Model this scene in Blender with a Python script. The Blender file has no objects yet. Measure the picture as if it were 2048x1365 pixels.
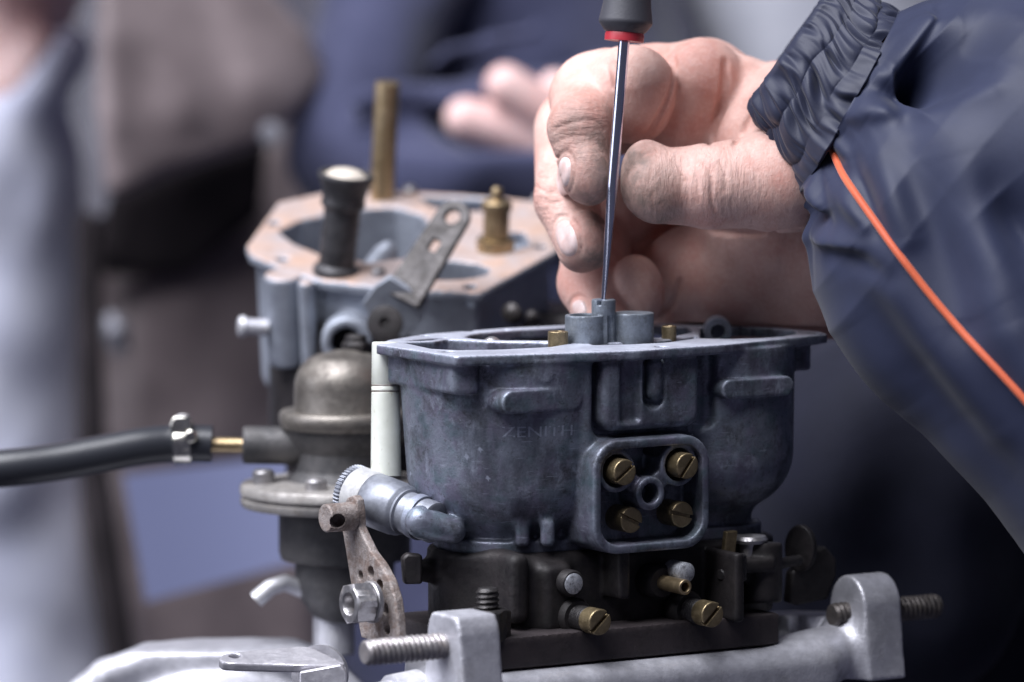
import bpy, bmesh, math, random
import numpy as np
from mathutils import Matrix, Vector
random.seed(7); np.random.seed(7)

# ------------------------------------------------------------------ camera, light, exposure
scene = bpy.context.scene
col = scene.collection
PXMM = 7.0                      # photograph pixels per millimetre in the plane of focus
LENS = 200.0
DIST = LENS * (2048 / PXMM) / 36.0     # mm from lens to plane of focus
PITCH = math.radians(5.4)
FWD = np.array([0, math.cos(PITCH), -math.sin(PITCH)])
UPV = np.array([0, math.sin(PITCH), math.cos(PITCH)])
CAM = -FWD * DIST
MM = 0.001

cd = bpy.data.cameras.new('camera')
cam = bpy.data.objects.new('camera', cd); col.objects.link(cam)
cam.location = Vector(CAM * MM)
cam.rotation_euler = (math.pi / 2 - PITCH, 0, 0)
cd.lens = LENS; cd.sensor_width = 36; cd.clip_start = 0.05; cd.clip_end = 50
cd.dof.use_dof = True
cd.dof.focus_distance = (DIST + 6) * MM
cd.dof.aperture_fstop = 7.4
scene.camera = cam

w = bpy.data.worlds.new('World'); scene.world = w; w.use_nodes = True
bg = w.node_tree.nodes['Background']
bg.inputs[0].default_value = (0.57, 0.58, 0.84, 1); bg.inputs[1].default_value = 0.125

def area(name, loc, target, sx, sy, power, colr):
    l = bpy.data.lights.new(name, 'AREA'); l.shape = 'RECTANGLE'; l.size = sx; l.size_y = sy
    l.energy = power; l.color = colr
    o = bpy.data.objects.new(name, l); col.objects.link(o)
    o.location = loc
    o.rotation_euler = (Vector(target) - Vector(loc)).to_track_quat('-Z', 'Y').to_euler()
    return o
# a wide bright opening overhead and to the left: the only real source in the place
area('skylight', (-1.0, -0.55, 2.15), (0.05, 0.2, 0), 2.2, 1.9, 186, (0.93, 0.94, 1.0))
area('side_fill', (-2.6, -0.7, 1.0), (0, 0.1, 0), 1.6, 1.4, 24, (0.84, 0.87, 1.0))  # front-left fill lamp, added to flatten the contrast

scene.view_settings.view_transform = 'Standard'
scene.view_settings.look = 'None'
scene.view_settings.exposure = 0.0
scene.view_settings.gamma = 1.0
scene.cycles.use_denoising = True
scene.cycles.max_bounces = 6
scene.cycles.sample_clamp_indirect = 4.0

# ------------------------------------------------------------------ helpers
def P(px, py, d=0.0):
    """world point (mm) seen at photograph pixel (px,py), d mm beyond the plane of focus"""
    k = (DIST + d) / DIST
    return CAM + FWD * (DIST + d) + np.array([1, 0, 0]) * ((px - 1024) / PXMM * k) + UPV * ((682.5 - py) / PXMM * k)
def norm(v):
    v = np.asarray(v, float); return v / np.linalg.norm(v)
def frame(n, up=(0, 0, 1)):
    """columns: sideways, up, n"""
    n = norm(n); up = np.asarray(up, float)
    if abs(np.dot(norm(up), n)) > .98: up = np.array([0, 1, 0.])
    s = norm(np.cross(up, n)); u = np.cross(n, s)
    return np.stack([s, u, n], 1)

ORG = {}
def thing(name, label, cat, loc, group=None):
    o = bpy.data.objects.new(name, None); col.objects.link(o)
    o.empty_display_size = 0.01
    o.location = Vector(np.asarray(loc, float) * MM); ORG[o.name] = np.asarray(loc, float)
    o['label'] = label; o['category'] = cat
    if group: o['group'] = group
    return o
def org_of(o):
    while o is not None and o.name not in ORG: o = o.parent
    return ORG[o.name] if o is not None else np.zeros(3)
def obj(name, vf, mat, parent=None, smooth=True, bevel=0, angle=40, loc=None, label=None):
    """vf = (verts mm in world, faces)"""
    v, f = vf
    v = np.asarray(v, float)
    base = org_of(parent) if parent is not None else (np.asarray(loc, float) if loc is not None else np.zeros(3))
    v = (v - base) * MM
    me = bpy.data.meshes.new(name)
    if isinstance(f, np.ndarray) and f.ndim == 2 and f.shape[1] == 4:
        n = len(f)
        me.vertices.add(len(v)); me.vertices.foreach_set('co', v.astype(np.float32).ravel())
        me.loops.add(4 * n); me.loops.foreach_set('vertex_index', f.astype(np.int32).ravel())
        me.polygons.add(n); me.polygons.foreach_set('loop_start', np.arange(0, 4 * n, 4, dtype=np.int32))
        me.update(calc_edges=True); me.validate()
    else:
        me.from_pydata(v.tolist(), [], [list(map(int, q)) for q in f]); me.update()
    me.materials.append(mat)
    o = bpy.data.objects.new(name, me); col.objects.link(o)
    if parent is not None:
        o.parent = parent
    elif loc is not None:
        o.location = Vector(np.asarray(loc, float) * MM); ORG[o.name] = np.asarray(loc, float)
    if smooth:
        me.polygons.foreach_set('use_smooth', [True] * len(me.polygons))
        if angle: 
            try: me.set_sharp_from_angle(angle=math.radians(angle))
            except Exception: pass
    if bevel:
        m = o.modifiers.new('bevel', 'BEVEL'); m.width = bevel * MM; m.segments = 2; m.limit_method = 'ANGLE'; m.angle_limit = math.radians(35)
        m.harden_normals = False
    if label: o['label'] = label
    return o
def inst(name, src, pos, R, parent):
    """another object sharing src's mesh; src mesh is in its own local frame"""
    o = bpy.data.objects.new(name, src); col.objects.link(o); o.parent = parent
    M = Matrix([[*R[0], 0], [*R[1], 0], [*R[2], 0], [0, 0, 0, 1]])
    o.matrix_basis = Matrix.Translation(Vector((np.asarray(pos) - org_of(parent)) * MM)) @ M
    return o
def mesh_only(vf, mat, name, angle=40):
    v, f = vf
    me = bpy.data.meshes.new(name); me.from_pydata((np.asarray(v) * MM).tolist(), [], [list(map(int, q)) for q in f]); me.update()
    me.materials.append(mat); me.polygons.foreach_set('use_smooth', [True] * len(me.polygons))
    if angle:
        try: me.set_sharp_from_angle(angle=math.radians(angle))
        except Exception: pass
    return me
def join(*vfs):
    V, F, n = [], [], 0
    for v, f in vfs:
        V.append(np.asarray(v, float)); F += [[int(i) + n for i in q] for q in f]; n += len(v)
    return np.concatenate(V), F

def lathe(prof, a, axis, seg=48, cap=True):
    """prof = [(radius, distance along axis)] revolved about the line a + t*axis"""
    R = frame(axis); V = []; F = []
    for r, t in prof:
        for k in range(seg):
            th = 2 * math.pi * k / seg
            V.append(a + R @ np.array([r * math.cos(th), r * math.sin(th), t]))
    for i in range(len(prof) - 1):
        for k in range(seg):
            k2 = (k + 1) % seg
            F.append([i * seg + k, i * seg + k2, (i + 1) * seg + k2, (i + 1) * seg + k])
    if cap:
        F.append([k for k in range(seg)][::-1]); F.append([(len(prof) - 1) * seg + k for k in range(seg)])
    return np.array(V), F
def rod(a, b, r, seg=40, ch=0.4, r2=None):
    a = np.asarray(a, float); b = np.asarray(b, float); L = np.linalg.norm(b - a); r2 = r if r2 is None else r2
    return lathe([(r - ch, 0), (r, ch), (r2, L - ch), (r2 - ch, L)], a, b - a, seg)
def pipe(a, b, r, ri, depth, seg=40, ch=.3):
    """cylinder with a blind bore in its far end"""
    a = np.asarray(a, float); b = np.asarray(b, float); L = np.linalg.norm(b - a)
    return lathe([(r - ch, 0), (r, ch), (r, L - ch), (r - ch, L), (ri + ch * .6, L), (ri, L - ch), (ri, L - depth)], a, b - a, seg)
def threaded(a, b, r, pitch=1.2, depth=.55, seg=32, ch=1.0):
    """stud with a real helical thread"""
    a = np.asarray(a, float); b = np.asarray(b, float); L = np.linalg.norm(b - a); R = frame(b - a)
    sub = 6; nz = max(8, int(L / pitch * sub)); V = []; F = []
    wob = vnoise(np.arange(nz + 1)[:, None] / 5. + a[0], np.cos(np.arange(seg) * 6.283 / seg)[None, :] * 2.5 + 9, np.sin(np.arange(seg) * 6.283 / seg)[None, :] * 2.5 + 9)
    for i in range(nz + 1):
        z = L * i / nz
        for k in range(seg):
            th = 2 * math.pi * k / seg
            ph = (z / pitch - k / seg) % 1.0
            rr = r - depth * (1 - abs(2 * ph - 1)) ** .8 * (.8 + .4 * wob[i, k]) - .16 * wob[(i * 3 + 5) % (nz + 1), k]
            rr = min(rr, r - ch + z * 1.0 if z < ch else rr, r - ch + (L - z) if L - z < ch else 1e9)
            V.append(a + R @ np.array([rr * math.cos(th), rr * math.sin(th), z]))
    for i in range(nz):
        for k in range(seg):
            k2 = (k + 1) % seg
            F.append([i * seg + k, i * seg + k2, (i + 1) * seg + k2, (i + 1) * seg + k])
    F.append(list(range(seg))[::-1]); F.append([nz * seg + k for k in range(seg)])
    return np.array(V), F
def tube(pts, r, seg=16, smooth_n=0):
    pts = [np.asarray(p, float) for p in pts]
    if smooth_n:
        out = []
        n = len(pts)
        for i in range(n - 1):
            p0, p1, p2, p3 = pts[max(i - 1, 0)], pts[i], pts[i + 1], pts[min(i + 2, n - 1)]
            for j in range(smooth_n):
                t = j / smooth_n
                out.append(.5 * ((2 * p1) + (-p0 + p2) * t + (2 * p0 - 5 * p1 + 4 * p2 - p3) * t * t + (-p0 + 3 * p1 - 3 * p2 + p3) * t ** 3))
        out.append(pts[-1]); pts = out
    V, F = [], []; nrm = None
    for i, p in enumerate(pts):
        t = norm(pts[min(i + 1, len(pts) - 1)] - pts[max(i - 1, 0)])
        if nrm is None: nrm = frame(t)[:, 0]
        nrm = norm(nrm - t * np.dot(nrm, t)); b = np.cross(t, nrm)
        rr = r[i] if hasattr(r, '__len__') else r
        for k in range(seg):
            th = 2 * math.pi * k / seg
            V.append(p + rr * (math.cos(th) * nrm + math.sin(th) * b))
    for i in range(len(pts) - 1):
        for k in range(seg):
            k2 = (k + 1) % seg
            F.append([i * seg + k, i * seg + k2, (i + 1) * seg + k2, (i + 1) * seg + k])
    F.append(list(range(seg))[::-1]); F.append([(len(pts) - 1) * seg + k for k in range(seg)])
    return np.array(V), F
def prism(poly, o, R, z0, z1):
    """2-D polygon in the plane (R[:,0],R[:,1]) at o, extruded along R[:,2]"""
    n = len(poly); V = []
    for z in (z0, z1):
        for x, y in poly: V.append(o + R @ np.array([x, y, z]))
    F = [list(range(n))[::-1], [n + k for k in range(n)]]
    for k in range(n): F.append([k, (k + 1) % n, n + (k + 1) % n, n + k])
    return np.array(V), F
def hexnut(a, axis, across, h, bore, R=None):
    """hex nut with chamfered corners and a bore; a = base centre"""
    Rf = frame(axis) if R is None else R
    rc = across / 2 / math.cos(math.pi / 6); seg = 48; V = []; F = []
    def ring(rfun, z):
        for k in range(seg):
            th = 2 * math.pi * k / seg; r = rfun(th)
            V.append(a + Rf @ np.array([r * math.cos(th), r * math.sin(th), z]))
    def hx(th): 
        t = (th % (math.pi / 3)) - math.pi / 6
        return across / 2 / math.cos(t)
    def zc(th, s):
        return max(0, (hx(th) - across / 2 * 1.01)) * .6
    ring(lambda t: bore, 0); ring(lambda t: across / 2 * .97, 0)
    n0 = len(V)
    for s, z in ((0, 0.), (1, h)):
        for k in range(seg):
            th = 2 * math.pi * k / seg; r = hx(th); c = zc(th, 0) + .25
            V.append(a + Rf @ np.array([r * math.cos(th), r * math.sin(th), c if s == 0 else h - c]))
    ring(lambda t: across / 2 * .97, h); ring(lambda t: bore + .5, h); ring(lambda t: bore, h - .6); ring(lambda t: bore, h * .25)
    for i in range(7):
        for k in range(seg):
            k2 = (k + 1) % seg
            F.append([i * seg + k, i * seg + k2, (i + 1) * seg + k2, (i + 1) * seg + k])
    F.append([7 * seg + k for k in range(seg)])
    return np.array(V), F
def helix(a, b, r, wire, turns, seg=8):
    a = np.asarray(a, float); b = np.asarray(b, float); R = frame(b - a); L = np.linalg.norm(b - a)
    pts = []
    n = int(turns * 18)
    for i in range(n + 1):
        th = 2 * math.pi * turns * i / n
        pts.append(a + R @ np.array([r * math.cos(th), r * math.sin(th), L * i / n]))
    return tube(pts, wire, seg)

# ---- signed-distance modelling
import openvdb
class Field:
    def __init__(s, lo, hi, h):
        s.lo = np.asarray(lo, float); s.h = h
        s.n = np.ceil((np.asarray(hi, float) - s.lo) / h).astype(int) + 1
        s.D = np.full(tuple(s.n), 1e3, np.float32)
    def _blk(s, lo, hi, m):
        i0 = np.clip(np.floor((np.asarray(lo) - m - s.lo) / s.h).astype(int), 0, s.n)
        i1 = np.clip(np.ceil((np.asarray(hi) + m - s.lo) / s.h).astype(int) + 1, 0, s.n)
        sl = tuple(slice(a, b) for a, b in zip(i0, i1))
        ax = [(s.lo[k] + s.h * np.arange(i0[k], i1[k])).astype(np.float32) for k in range(3)]
        return sl, ax[0][:, None, None], ax[1][None, :, None], ax[2][None, None, :]
    def op(s, prim, mode='add', k=0.0):
        f, lo, hi = prim
        sl, X, Y, Z = s._blk(lo, hi, 1.6 * k + 4 * s.h)
        a = s.D[sl]
        if a.size == 0: return s
        b = f(X, Y, Z).astype(np.float32)
        if mode == 'add':
            if k > 0:
                q = np.clip(.5 + .5 * (a - b) / k, 0, 1); r = a + (b - a) * q - k * q * (1 - q)
            else: r = np.minimum(a, b)
        elif mode == 'sub':
            b = -b
            if k > 0:
                q = np.clip(.5 + .5 * (b - a) / k, 0, 1); r = a + (b - a) * q + k * q * (1 - q)
            else: r = np.maximum(a, b)
        s.D[sl] = r
        return s
    def add(s, prim, k=0.0): return s.op(prim, 'add', k)
    def sub(s, prim, k=0.0): return s.op(prim, 'sub', k)
    def mesh(s, relax=0):
        D = np.clip(s.D, -4 * s.h, 4 * s.h)
        for ax in range(3):        # close at the border
            idx = [slice(None)] * 3
            for e in (0, -1):
                idx[ax] = e; D[tuple(idx)] = np.maximum(D[tuple(idx)], .5 * s.h)
        g = openvdb.FloatGrid(4 * s.h); g.copyFromArray(D)
        pts, quads = g.convertToQuads(0.0)
        pts = np.asarray(pts, float); quads = np.asarray(quads)
        # outward facing
        v = pts[quads]; nz = np.cross(v[:, 2] - v[:, 0], v[:, 3] - v[:, 1])
        if (v.mean(1) * nz).sum() < 0: quads = quads[:, ::-1]
        for _ in range(relax):
            acc = np.zeros_like(pts); cnt = np.zeros(len(pts))
            for a, b in ((0, 1), (1, 2), (2, 3), (3, 0)):
                np.add.at(acc, quads[:, a], pts[quads[:, b]]); np.add.at(cnt, quads[:, a], 1)
                np.add.at(acc, quads[:, b], pts[quads[:, a]]); np.add.at(cnt, quads[:, b], 1)
            pts = .5 * pts + .5 * acc / np.maximum(cnt, 1)[:, None]
        return pts * s.h + s.lo, np.ascontiguousarray(quads)
def _bb(pts, r):
    p = np.asarray(pts, float); return p.min(0) - r, p.max(0) + r
def s_cone(a, b, r1, r2):
    a = np.asarray(a, float); b = np.asarray(b, float); d = b - a; L2 = float(d @ d) + 1e-9
    def f(X, Y, Z):
        t = np.clip(((X - a[0]) * d[0] + (Y - a[1]) * d[1] + (Z - a[2]) * d[2]) / L2, 0, 1)
        return np.sqrt((X - a[0] - t * d[0]) ** 2 + (Y - a[1] - t * d[1]) ** 2 + (Z - a[2] - t * d[2]) ** 2) - (r1 + (r2 - r1) * t)
    lo, hi = _bb([a, b], max(r1, r2)); return f, lo, hi
def s_ell(c, R, rad):
    c = np.asarray(c, float); R = np.asarray(R, float); rad = np.asarray(rad, float)
    def f(X, Y, Z):
        q = [((X - c[0]) * R[0, i] + (Y - c[1]) * R[1, i] + (Z - c[2]) * R[2, i]) for i in range(3)]
        k0 = np.sqrt(sum((q[i] / rad[i]) ** 2 for i in range(3))); k1 = np.sqrt(sum((q[i] / rad[i] ** 2) ** 2 for i in range(3)))
        return k0 * (k0 - 1) / (k1 + 1e-6)
    m = max(rad); return f, c - m, c + m
def s_box(c, R, half, rnd=0.0, rz=None):
    """box with rounding rnd; rz = corner radius in the plane of the first two axes (then rnd edges)"""
    c = np.asarray(c, float); R = np.asarray(R, float); half = np.asarray(half, float)
    def f(X, Y, Z):
        q = [np.abs((X - c[0]) * R[0, i] + (Y - c[1]) * R[1, i] + (Z - c[2]) * R[2, i]) for i in range(3)]
        if rz is None:
            e = [q[i] - (half[i] - rnd) for i in range(3)]
            return np.sqrt(sum(np.maximum(x, 0) ** 2 for x in e)) + np.minimum(np.maximum(np.maximum(e[0], e[1]), e[2]), 0) - rnd
        e0, e1 = q[0] - (half[0] - rz), q[1] - (half[1] - rz)
        d2 = np.sqrt(np.maximum(e0, 0) ** 2 + np.maximum(e1, 0) ** 2) + np.minimum(np.maximum(e0, e1), 0) - rz + rnd
        e2 = q[2] - (half[2] - rnd)
        return np.sqrt(np.maximum(d2, 0) ** 2 + np.maximum(e2, 0) ** 2) + np.minimum(np.maximum(d2, e2), 0) - rnd
    ext = np.abs(R) @ half; return f, c - ext, c + ext
def s_cyl(a, b, r, rnd=0.0, r2=None):
    a = np.asarray(a, float); b = np.asarray(b, float); L = np.linalg.norm(b - a); d = (b - a) / L; r2 = r if r2 is None else r2
    def f(X, Y, Z):
        t = (X - a[0]) * d[0] + (Y - a[1]) * d[1] + (Z - a[2]) * d[2]
        q = np.sqrt(np.maximum((X - a[0]) ** 2 + (Y - a[1]) ** 2 + (Z - a[2]) ** 2 - t * t, 0))
        e0 = q - (r + (r2 - r) * np.clip(t / L, 0, 1)) + rnd; e1 = np.abs(t - L / 2) - L / 2 + rnd
        return np.sqrt(np.maximum(e0, 0) ** 2 + np.maximum(e1, 0) ** 2) + np.minimum(np.maximum(e0, e1), 0) - rnd
    lo, hi = _bb([a, b], max(r, r2)); return f, lo, hi
def poly_sd(poly, X, Y):
    d = None; sgn = None
    n = len(poly)
    for i in range(n):
        ax, ay = poly[i]; bx, by = poly[(i + 1) % n]
        ex, ey = bx - ax, by - ay; wx, wy = X - ax, Y - ay
        t = np.clip((wx * ex + wy * ey) / (ex * ex + ey * ey + 1e-9), 0, 1)
        dd = (wx - ex * t) ** 2 + (wy - ey * t) ** 2
        d = dd if d is None else np.minimum(d, dd)
        c1 = Y >= ay; c2 = Y < by; c3 = ex * wy > ey * wx
        flip = (c1 & c2 & c3) | (~c1 & ~c2 & ~c3)
        s = np.where(flip, -1.0, 1.0)
        sgn = s if sgn is None else sgn * s
    return np.sqrt(d) * sgn
def s_poly(poly, z0, z1, rnd=0.0, corner=0.0, o=(0, 0, 0), R=None):
    """polygon prism; plane = first two axes of R about o"""
    o = np.asarray(o, float); R = np.eye(3) if R is None else np.asarray(R, float)
    P2 = np.asarray(poly, float)
    def f(X, Y, Z):
        u = (X - o[0]) * R[0, 0] + (Y - o[1]) * R[1, 0] + (Z - o[2]) * R[2, 0]
        v = (X - o[0]) * R[0, 1] + (Y - o[1]) * R[1, 1] + (Z - o[2]) * R[2, 1]
        t = (X - o[0]) * R[0, 2] + (Y - o[1]) * R[1, 2] + (Z - o[2]) * R[2, 2]
        d2 = poly_sd(poly, u, v) - corner + rnd
        e = np.abs(t - (z0 + z1) / 2) - (z1 - z0) / 2 + rnd
        return np.sqrt(np.maximum(d2, 0) ** 2 + np.maximum(e, 0) ** 2) + np.minimum(np.maximum(d2, e), 0) - rnd
    c = [o + R @ np.array([x, y, z]) for x, y in P2 for z in (z0, z1)]
    lo, hi = _bb(c, corner); return f, lo, hi
def shrink(poly, d):
    """move polygon corners inwards by d (then use corner=d for rounded corners)"""
    P2 = [np.asarray(p, float) for p in poly]; n = len(P2); out = []
    A = sum(P2[i][0] * P2[(i + 1) % n][1] - P2[(i + 1) % n][0] * P2[i][1] for i in range(n))
    sg = 1 if A > 0 else -1
    for i in range(n):
        e1 = norm(P2[i] - P2[i - 1]); e2 = norm(P2[(i + 1) % n] - P2[i])
        n1 = sg * np.array([-e1[1], e1[0]]); n2 = sg * np.array([-e2[1], e2[0]])
        m = n1 + n2; m = m / max(m @ m, .3) * 2
        out.append(tuple(P2[i] + m * d))
    return out

# cheap coherent noise for geometry
_G = np.random.rand(64, 64, 64).astype(np.float32)
def vnoise(x, y, z):
    x, y, z = np.broadcast_arrays(x, y, z)
    xi, yi, zi = np.floor(x).astype(int), np.floor(y).astype(int), np.floor(z).astype(int)
    fx, fy, fz = x - xi, y - yi, z - zi
    fx, fy, fz = (t * t * (3 - 2 * t) for t in (fx, fy, fz))
    g = lambda a, b, c: _G[(xi + a) & 63, (yi + b) & 63, (zi + c) & 63]
    c00 = g(0, 0, 0) * (1 - fx) + g(1, 0, 0) * fx; c10 = g(0, 1, 0) * (1 - fx) + g(1, 1, 0) * fx
    c01 = g(0, 0, 1) * (1 - fx) + g(1, 0, 1) * fx; c11 = g(0, 1, 1) * (1 - fx) + g(1, 1, 1) * fx
    return (c00 * (1 - fy) + c10 * fy) * (1 - fz) + (c01 * (1 - fy) + c11 * fy) * fz

# ------------------------------------------------------------------ materials
class NT:
    def __init__(s, name):
        m = bpy.data.materials.new(name); m.use_nodes = True; s.m = m; s.t = m.node_tree; s.n = s.t.nodes
        s.p = s.n['Principled BSDF']; s.tc = s.n.new('ShaderNodeTexCoord').outputs['Object']
    def link(s, a, b): s.t.links.new(a, b)
    def noise(s, mm, detail=5, rough=.55, dist=0.0, vec=None, stretch=None):
        n = s.n.new('ShaderNodeTexNoise'); n.inputs['Scale'].default_value = 1000.0 / mm
        n.inputs['Detail'].default_value = detail; n.inputs['Roughness'].default_value = rough; n.inputs['Distortion'].default_value = dist
        v = vec or s.tc
        if stretch:
            mp = s.n.new('ShaderNodeMapping'); mp.inputs['Scale'].default_value = stretch; s.link(v, mp.inputs[0]); v = mp.outputs[0]
        s.link(v, n.inputs['Vector']); return n.outputs['Fac']
    def voro(s, mm, feature='F1'):
        n = s.n.new('ShaderNodeTexVoronoi'); n.feature = feature; n.inputs['Scale'].default_value = 1000.0 / mm
        s.link(s.tc, n.inputs['Vector']); return n.outputs['Distance']
    def ramp(s, fac, stops):
        r = s.n.new('ShaderNodeValToRGB'); e = r.color_ramp.elements
        while len(e) < len(stops): e.new(.5)
        for el, (p, c) in zip(e, stops):
            el.position = p; el.color = (*c, 1) if hasattr(c, '__len__') else (c, c, c, 1)
        s.link(fac, r.inputs[0]); return r.outputs[0]
    def mix(s, fac, a, b, mode='MIX'):
        n = s.n.new('ShaderNodeMix'); n.data_type = 'RGBA'; n.blend_type = mode
        for v, i in ((fac, 0), (a, 6), (b, 7)):
            if hasattr(v, 'node'): s.link(v, n.inputs[i])
            elif i == 0: n.inputs[0].default_value = v
            else: n.inputs[i].default_value = (*v, 1)
        return n.outputs[2]
    def math(s, op, a, b=0.0, clamp=False):
        n = s.n.new('ShaderNodeMath'); n.operation = op; n.use_clamp = clamp
        for v, i in ((a, 0), (b, 1)):
            if hasattr(v, 'node'): s.link(v, n.inputs[i])
            else: n.inputs[i].default_value = v
        return n.outputs[0]
    def dist_to(s, pt, base):
        """distance (mm) of the surface from a world point, in object coordinates"""
        n = s.n.new('ShaderNodeVectorMath'); n.operation = 'DISTANCE'; s.link(s.tc, n.inputs[0])
        n.inputs[1].default_value = tuple((np.asarray(pt) - np.asarray(base)) * MM)
        return s.math('MULTIPLY', n.outputs['Value'], 1000.0)
    def bump(s, h, dist_mm, strength=1.0):
        prev = s.p.inputs['Normal'].links[0].from_socket if s.p.inputs['Normal'].links else None
        b = s.n.new('ShaderNodeBump'); b.inputs['Distance'].default_value = dist_mm * MM; b.inputs['Strength'].default_value = strength
        s.link(h, b.inputs['Height'])
        if prev is not None: s.link(prev, b.inputs['Normal'])
        s.link(b.outputs[0], s.p.inputs['Normal'])
    def set(s, **k):
        for key, v in k.items():
            i = s.p.inputs[{'col': 'Base Color', 'rough': 'Roughness', 'metal': 'Metallic', 'sss': 'Subsurface Weight', 'spec': 'Specular IOR Level',
                            'sheen': 'Sheen Weight', 'coat': 'Coat Weight'}.get(key, key)]
            if hasattr(v, 'node'): s.link(v, i)
            elif hasattr(v, '__len__') and len(v) == 3 and i.type == 'RGBA': i.default_value = (*v, 1)
            else: i.default_value = v
        return s.m

def metal(name, c1, c2, grime=(.02, .02, .02), grime_amt=.5, rough=.45, metalness=.7, scale=12, bump=.12, spots=.62, tint=0.0, wear=0.0):
    t = NT(name)
    a = t.noise(scale, 5, .6); b = t.noise(scale * .22, 6, .7); g = t.noise(scale * .85, 9, .78); f = t.noise(.9, 3, .6); sp = t.noise(scale * .07, 3, .6)
    c = t.mix(t.ramp(a, [(.36, 0.), (.64, 1.)]), c1, c2)
    if tint:
        c = t.mix(t.math('MULTIPLY', t.ramp(t.noise(scale * .45, 4, .6, 0, None, (1.3, 1, .8)), [(.45, 0.), (.62, 1.)]), tint), c, (c1[0] * 1.35, c1[1] * 1.02, c1[2] * 1.2))
        c = t.mix(t.math('MULTIPLY', t.ramp(t.noise(scale * .38, 4, .6, 0, None, (.7, 1, 1.2)), [(.5, 0.), (.66, 1.)]), tint), c, (c1[0] * .75, c1[1] * 1.12, c1[2] * .98))
    c = t.mix(t.math('MULTIPLY', t.ramp(b, [(.42, 0.), (.75, 1.)]), .35), c, tuple(x * 1.4 for x in c2))
    gm = t.ramp(g, [(spots - .08, 0.), (spots + .05, 1.)])
    gm = t.math('MAXIMUM', gm, t.math('MULTIPLY', t.ramp(sp, [(spots + .03, 0.), (spots + .10, 1.)]), .7))
    c = t.mix(t.math('MULTIPLY', gm, grime_amt), c, grime)
    if tint:      # pale scuffs, rubbed streaks and broad fuel stains of the old casting
        sc = t.noise(scale * .35, 7, .75, .3, None, (1, 1, .6)); c = t.mix(t.math('MULTIPLY', t.ramp(sc, [(.55, 0.), (.66, 1.)]), .55), c, tuple(min(1, x * 1.55) for x in c2))
        st_ = t.noise(scale * 1.5, 6, .7, .2, None, (1.4, 1.4, .55)); c = t.mix(t.math('MULTIPLY', t.ramp(st_, [(.50, 0.), (.64, 1.)]), .62), c, tuple(x * .33 for x in c1))
        scr = t.noise(1.6, 3, .5, .2, None, (.25, .25, 2.2)); c = t.mix(t.math('MULTIPLY', t.ramp(scr, [(.66, 0.), (.72, 1.)]), .4), c, tuple(min(1, x * 1.7) for x in c2))
    if wear:
        ge = t.n.new('ShaderNodeNewGeometry'); w_ = t.ramp(t.math('ADD', ge.outputs['Pointiness'], t.math('MULTIPLY', t.math('SUBTRACT', b, .5), .08)), [(.525, 0.), (.60, 1.)])
        c = t.mix(t.math('MULTIPLY', w_, wear), c, tuple(min(1, x * 2.0) for x in c2))
    r = t.math('ADD', rough, t.math('MULTIPLY', t.math('SUBTRACT', b, .5), .35), True)
    r = t.math('ADD', r, t.math('MULTIPLY', gm, .2), True)
    t.bump(f, bump); t.bump(b, bump * 1.4)
    m = t.math('SUBTRACT', metalness, t.math('MULTIPLY', gm, metalness * .6), True)
    return t.set(col=c, rough=r, metal=m)

M = {}
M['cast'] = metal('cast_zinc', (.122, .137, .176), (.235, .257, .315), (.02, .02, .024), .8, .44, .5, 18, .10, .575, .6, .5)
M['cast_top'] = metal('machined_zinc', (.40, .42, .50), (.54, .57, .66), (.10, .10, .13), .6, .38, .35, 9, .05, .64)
M['tower'] = metal('venturi_zinc', (.15, .17, .2), (.24, .27, .31), (.03, .03, .035), .6, .45, .6, 6, .08, .58)
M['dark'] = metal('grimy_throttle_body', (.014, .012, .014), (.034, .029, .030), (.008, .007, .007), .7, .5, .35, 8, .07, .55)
M['bake'] = metal('dark_spacer', (.022, .017, .019), (.036, .028, .03), (.01, .008, .008), .4, .55, .0, 10, .08, .6)
M['brass'] = metal('tarnished_brass', (.25, .195, .11), (.35, .275, .165), (.05, .035, .02), .7, .4, .9, 3, .05, .6)
M['brass_clean'] = metal('brass', (.36, .27, .15), (.48, .37, .23), (.10, .07, .04), .5, .36, .9, 7, .05, .62)
M['steel'] = metal('dull_steel', (.30, .29, .30), (.46, .45, .46), (.10, .07, .05), .6, .36, .85, 5, .06, .60)
M['chrome'] = NT('chrome_shaft').set(col=(.60, .62, .74), metal=1.0, rough=.16)
M['rust'] = metal('rusty_steel', (.20, .165, .15), (.40, .36, .345), (.12, .06, .035), .6, .55, .5, 5, .3, .54)
M['zincplug'] = metal('bright_plug', (.45, .47, .52), (.65, .67, .72), (.05, .05, .06), .8, .4, .6, 1.6, .15, .55)
M['alu'] = metal('cast_aluminium', (.42, .42, .46), (.58, .58, .63), (.10, .095, .10), .5, .46, .5, 14, .08, .62, 0, .4)
M['alu_dark'] = metal('grey_cast_aluminium', (.14, .14, .165), (.23, .23, .26), (.06, .055, .06), .5, .5, .4, 12, .2, .58)
M['blackpart'] = metal('blackened_steel', (.018, .017, .019), (.038, .034, .034), (.01, .008, .007), .5, .40, .4, 5, .12, .58)

# ------------------------------------------------------------------ front carburettor
YAW = math.radians(32)
U = np.array([math.cos(YAW), math.sin(YAW), 0.]); N = np.array([math.sin(YAW), -math.cos(YAW), 0.]); ZV = np.array([0, 0, 1.])
RN = np.stack([U, ZV, N], 1)          # panel frame: sideways, up, out
ZT = -2.5
def plan(px, py):                     # a point of the top flange face seen at a pixel -> plan position
    # ray / plane z = ZT
    a = P(px, py, 0); d = norm(a - CAM); t = (ZT - CAM[2]) / d[2]; q = CAM + d * t
    return (q[0], q[1])
carb = thing('carburettor', 'twin-choke grey zinc carburettor in the foreground with screwdriver in its top', 'carburettor', P(1250, 1300, 40))

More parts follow.
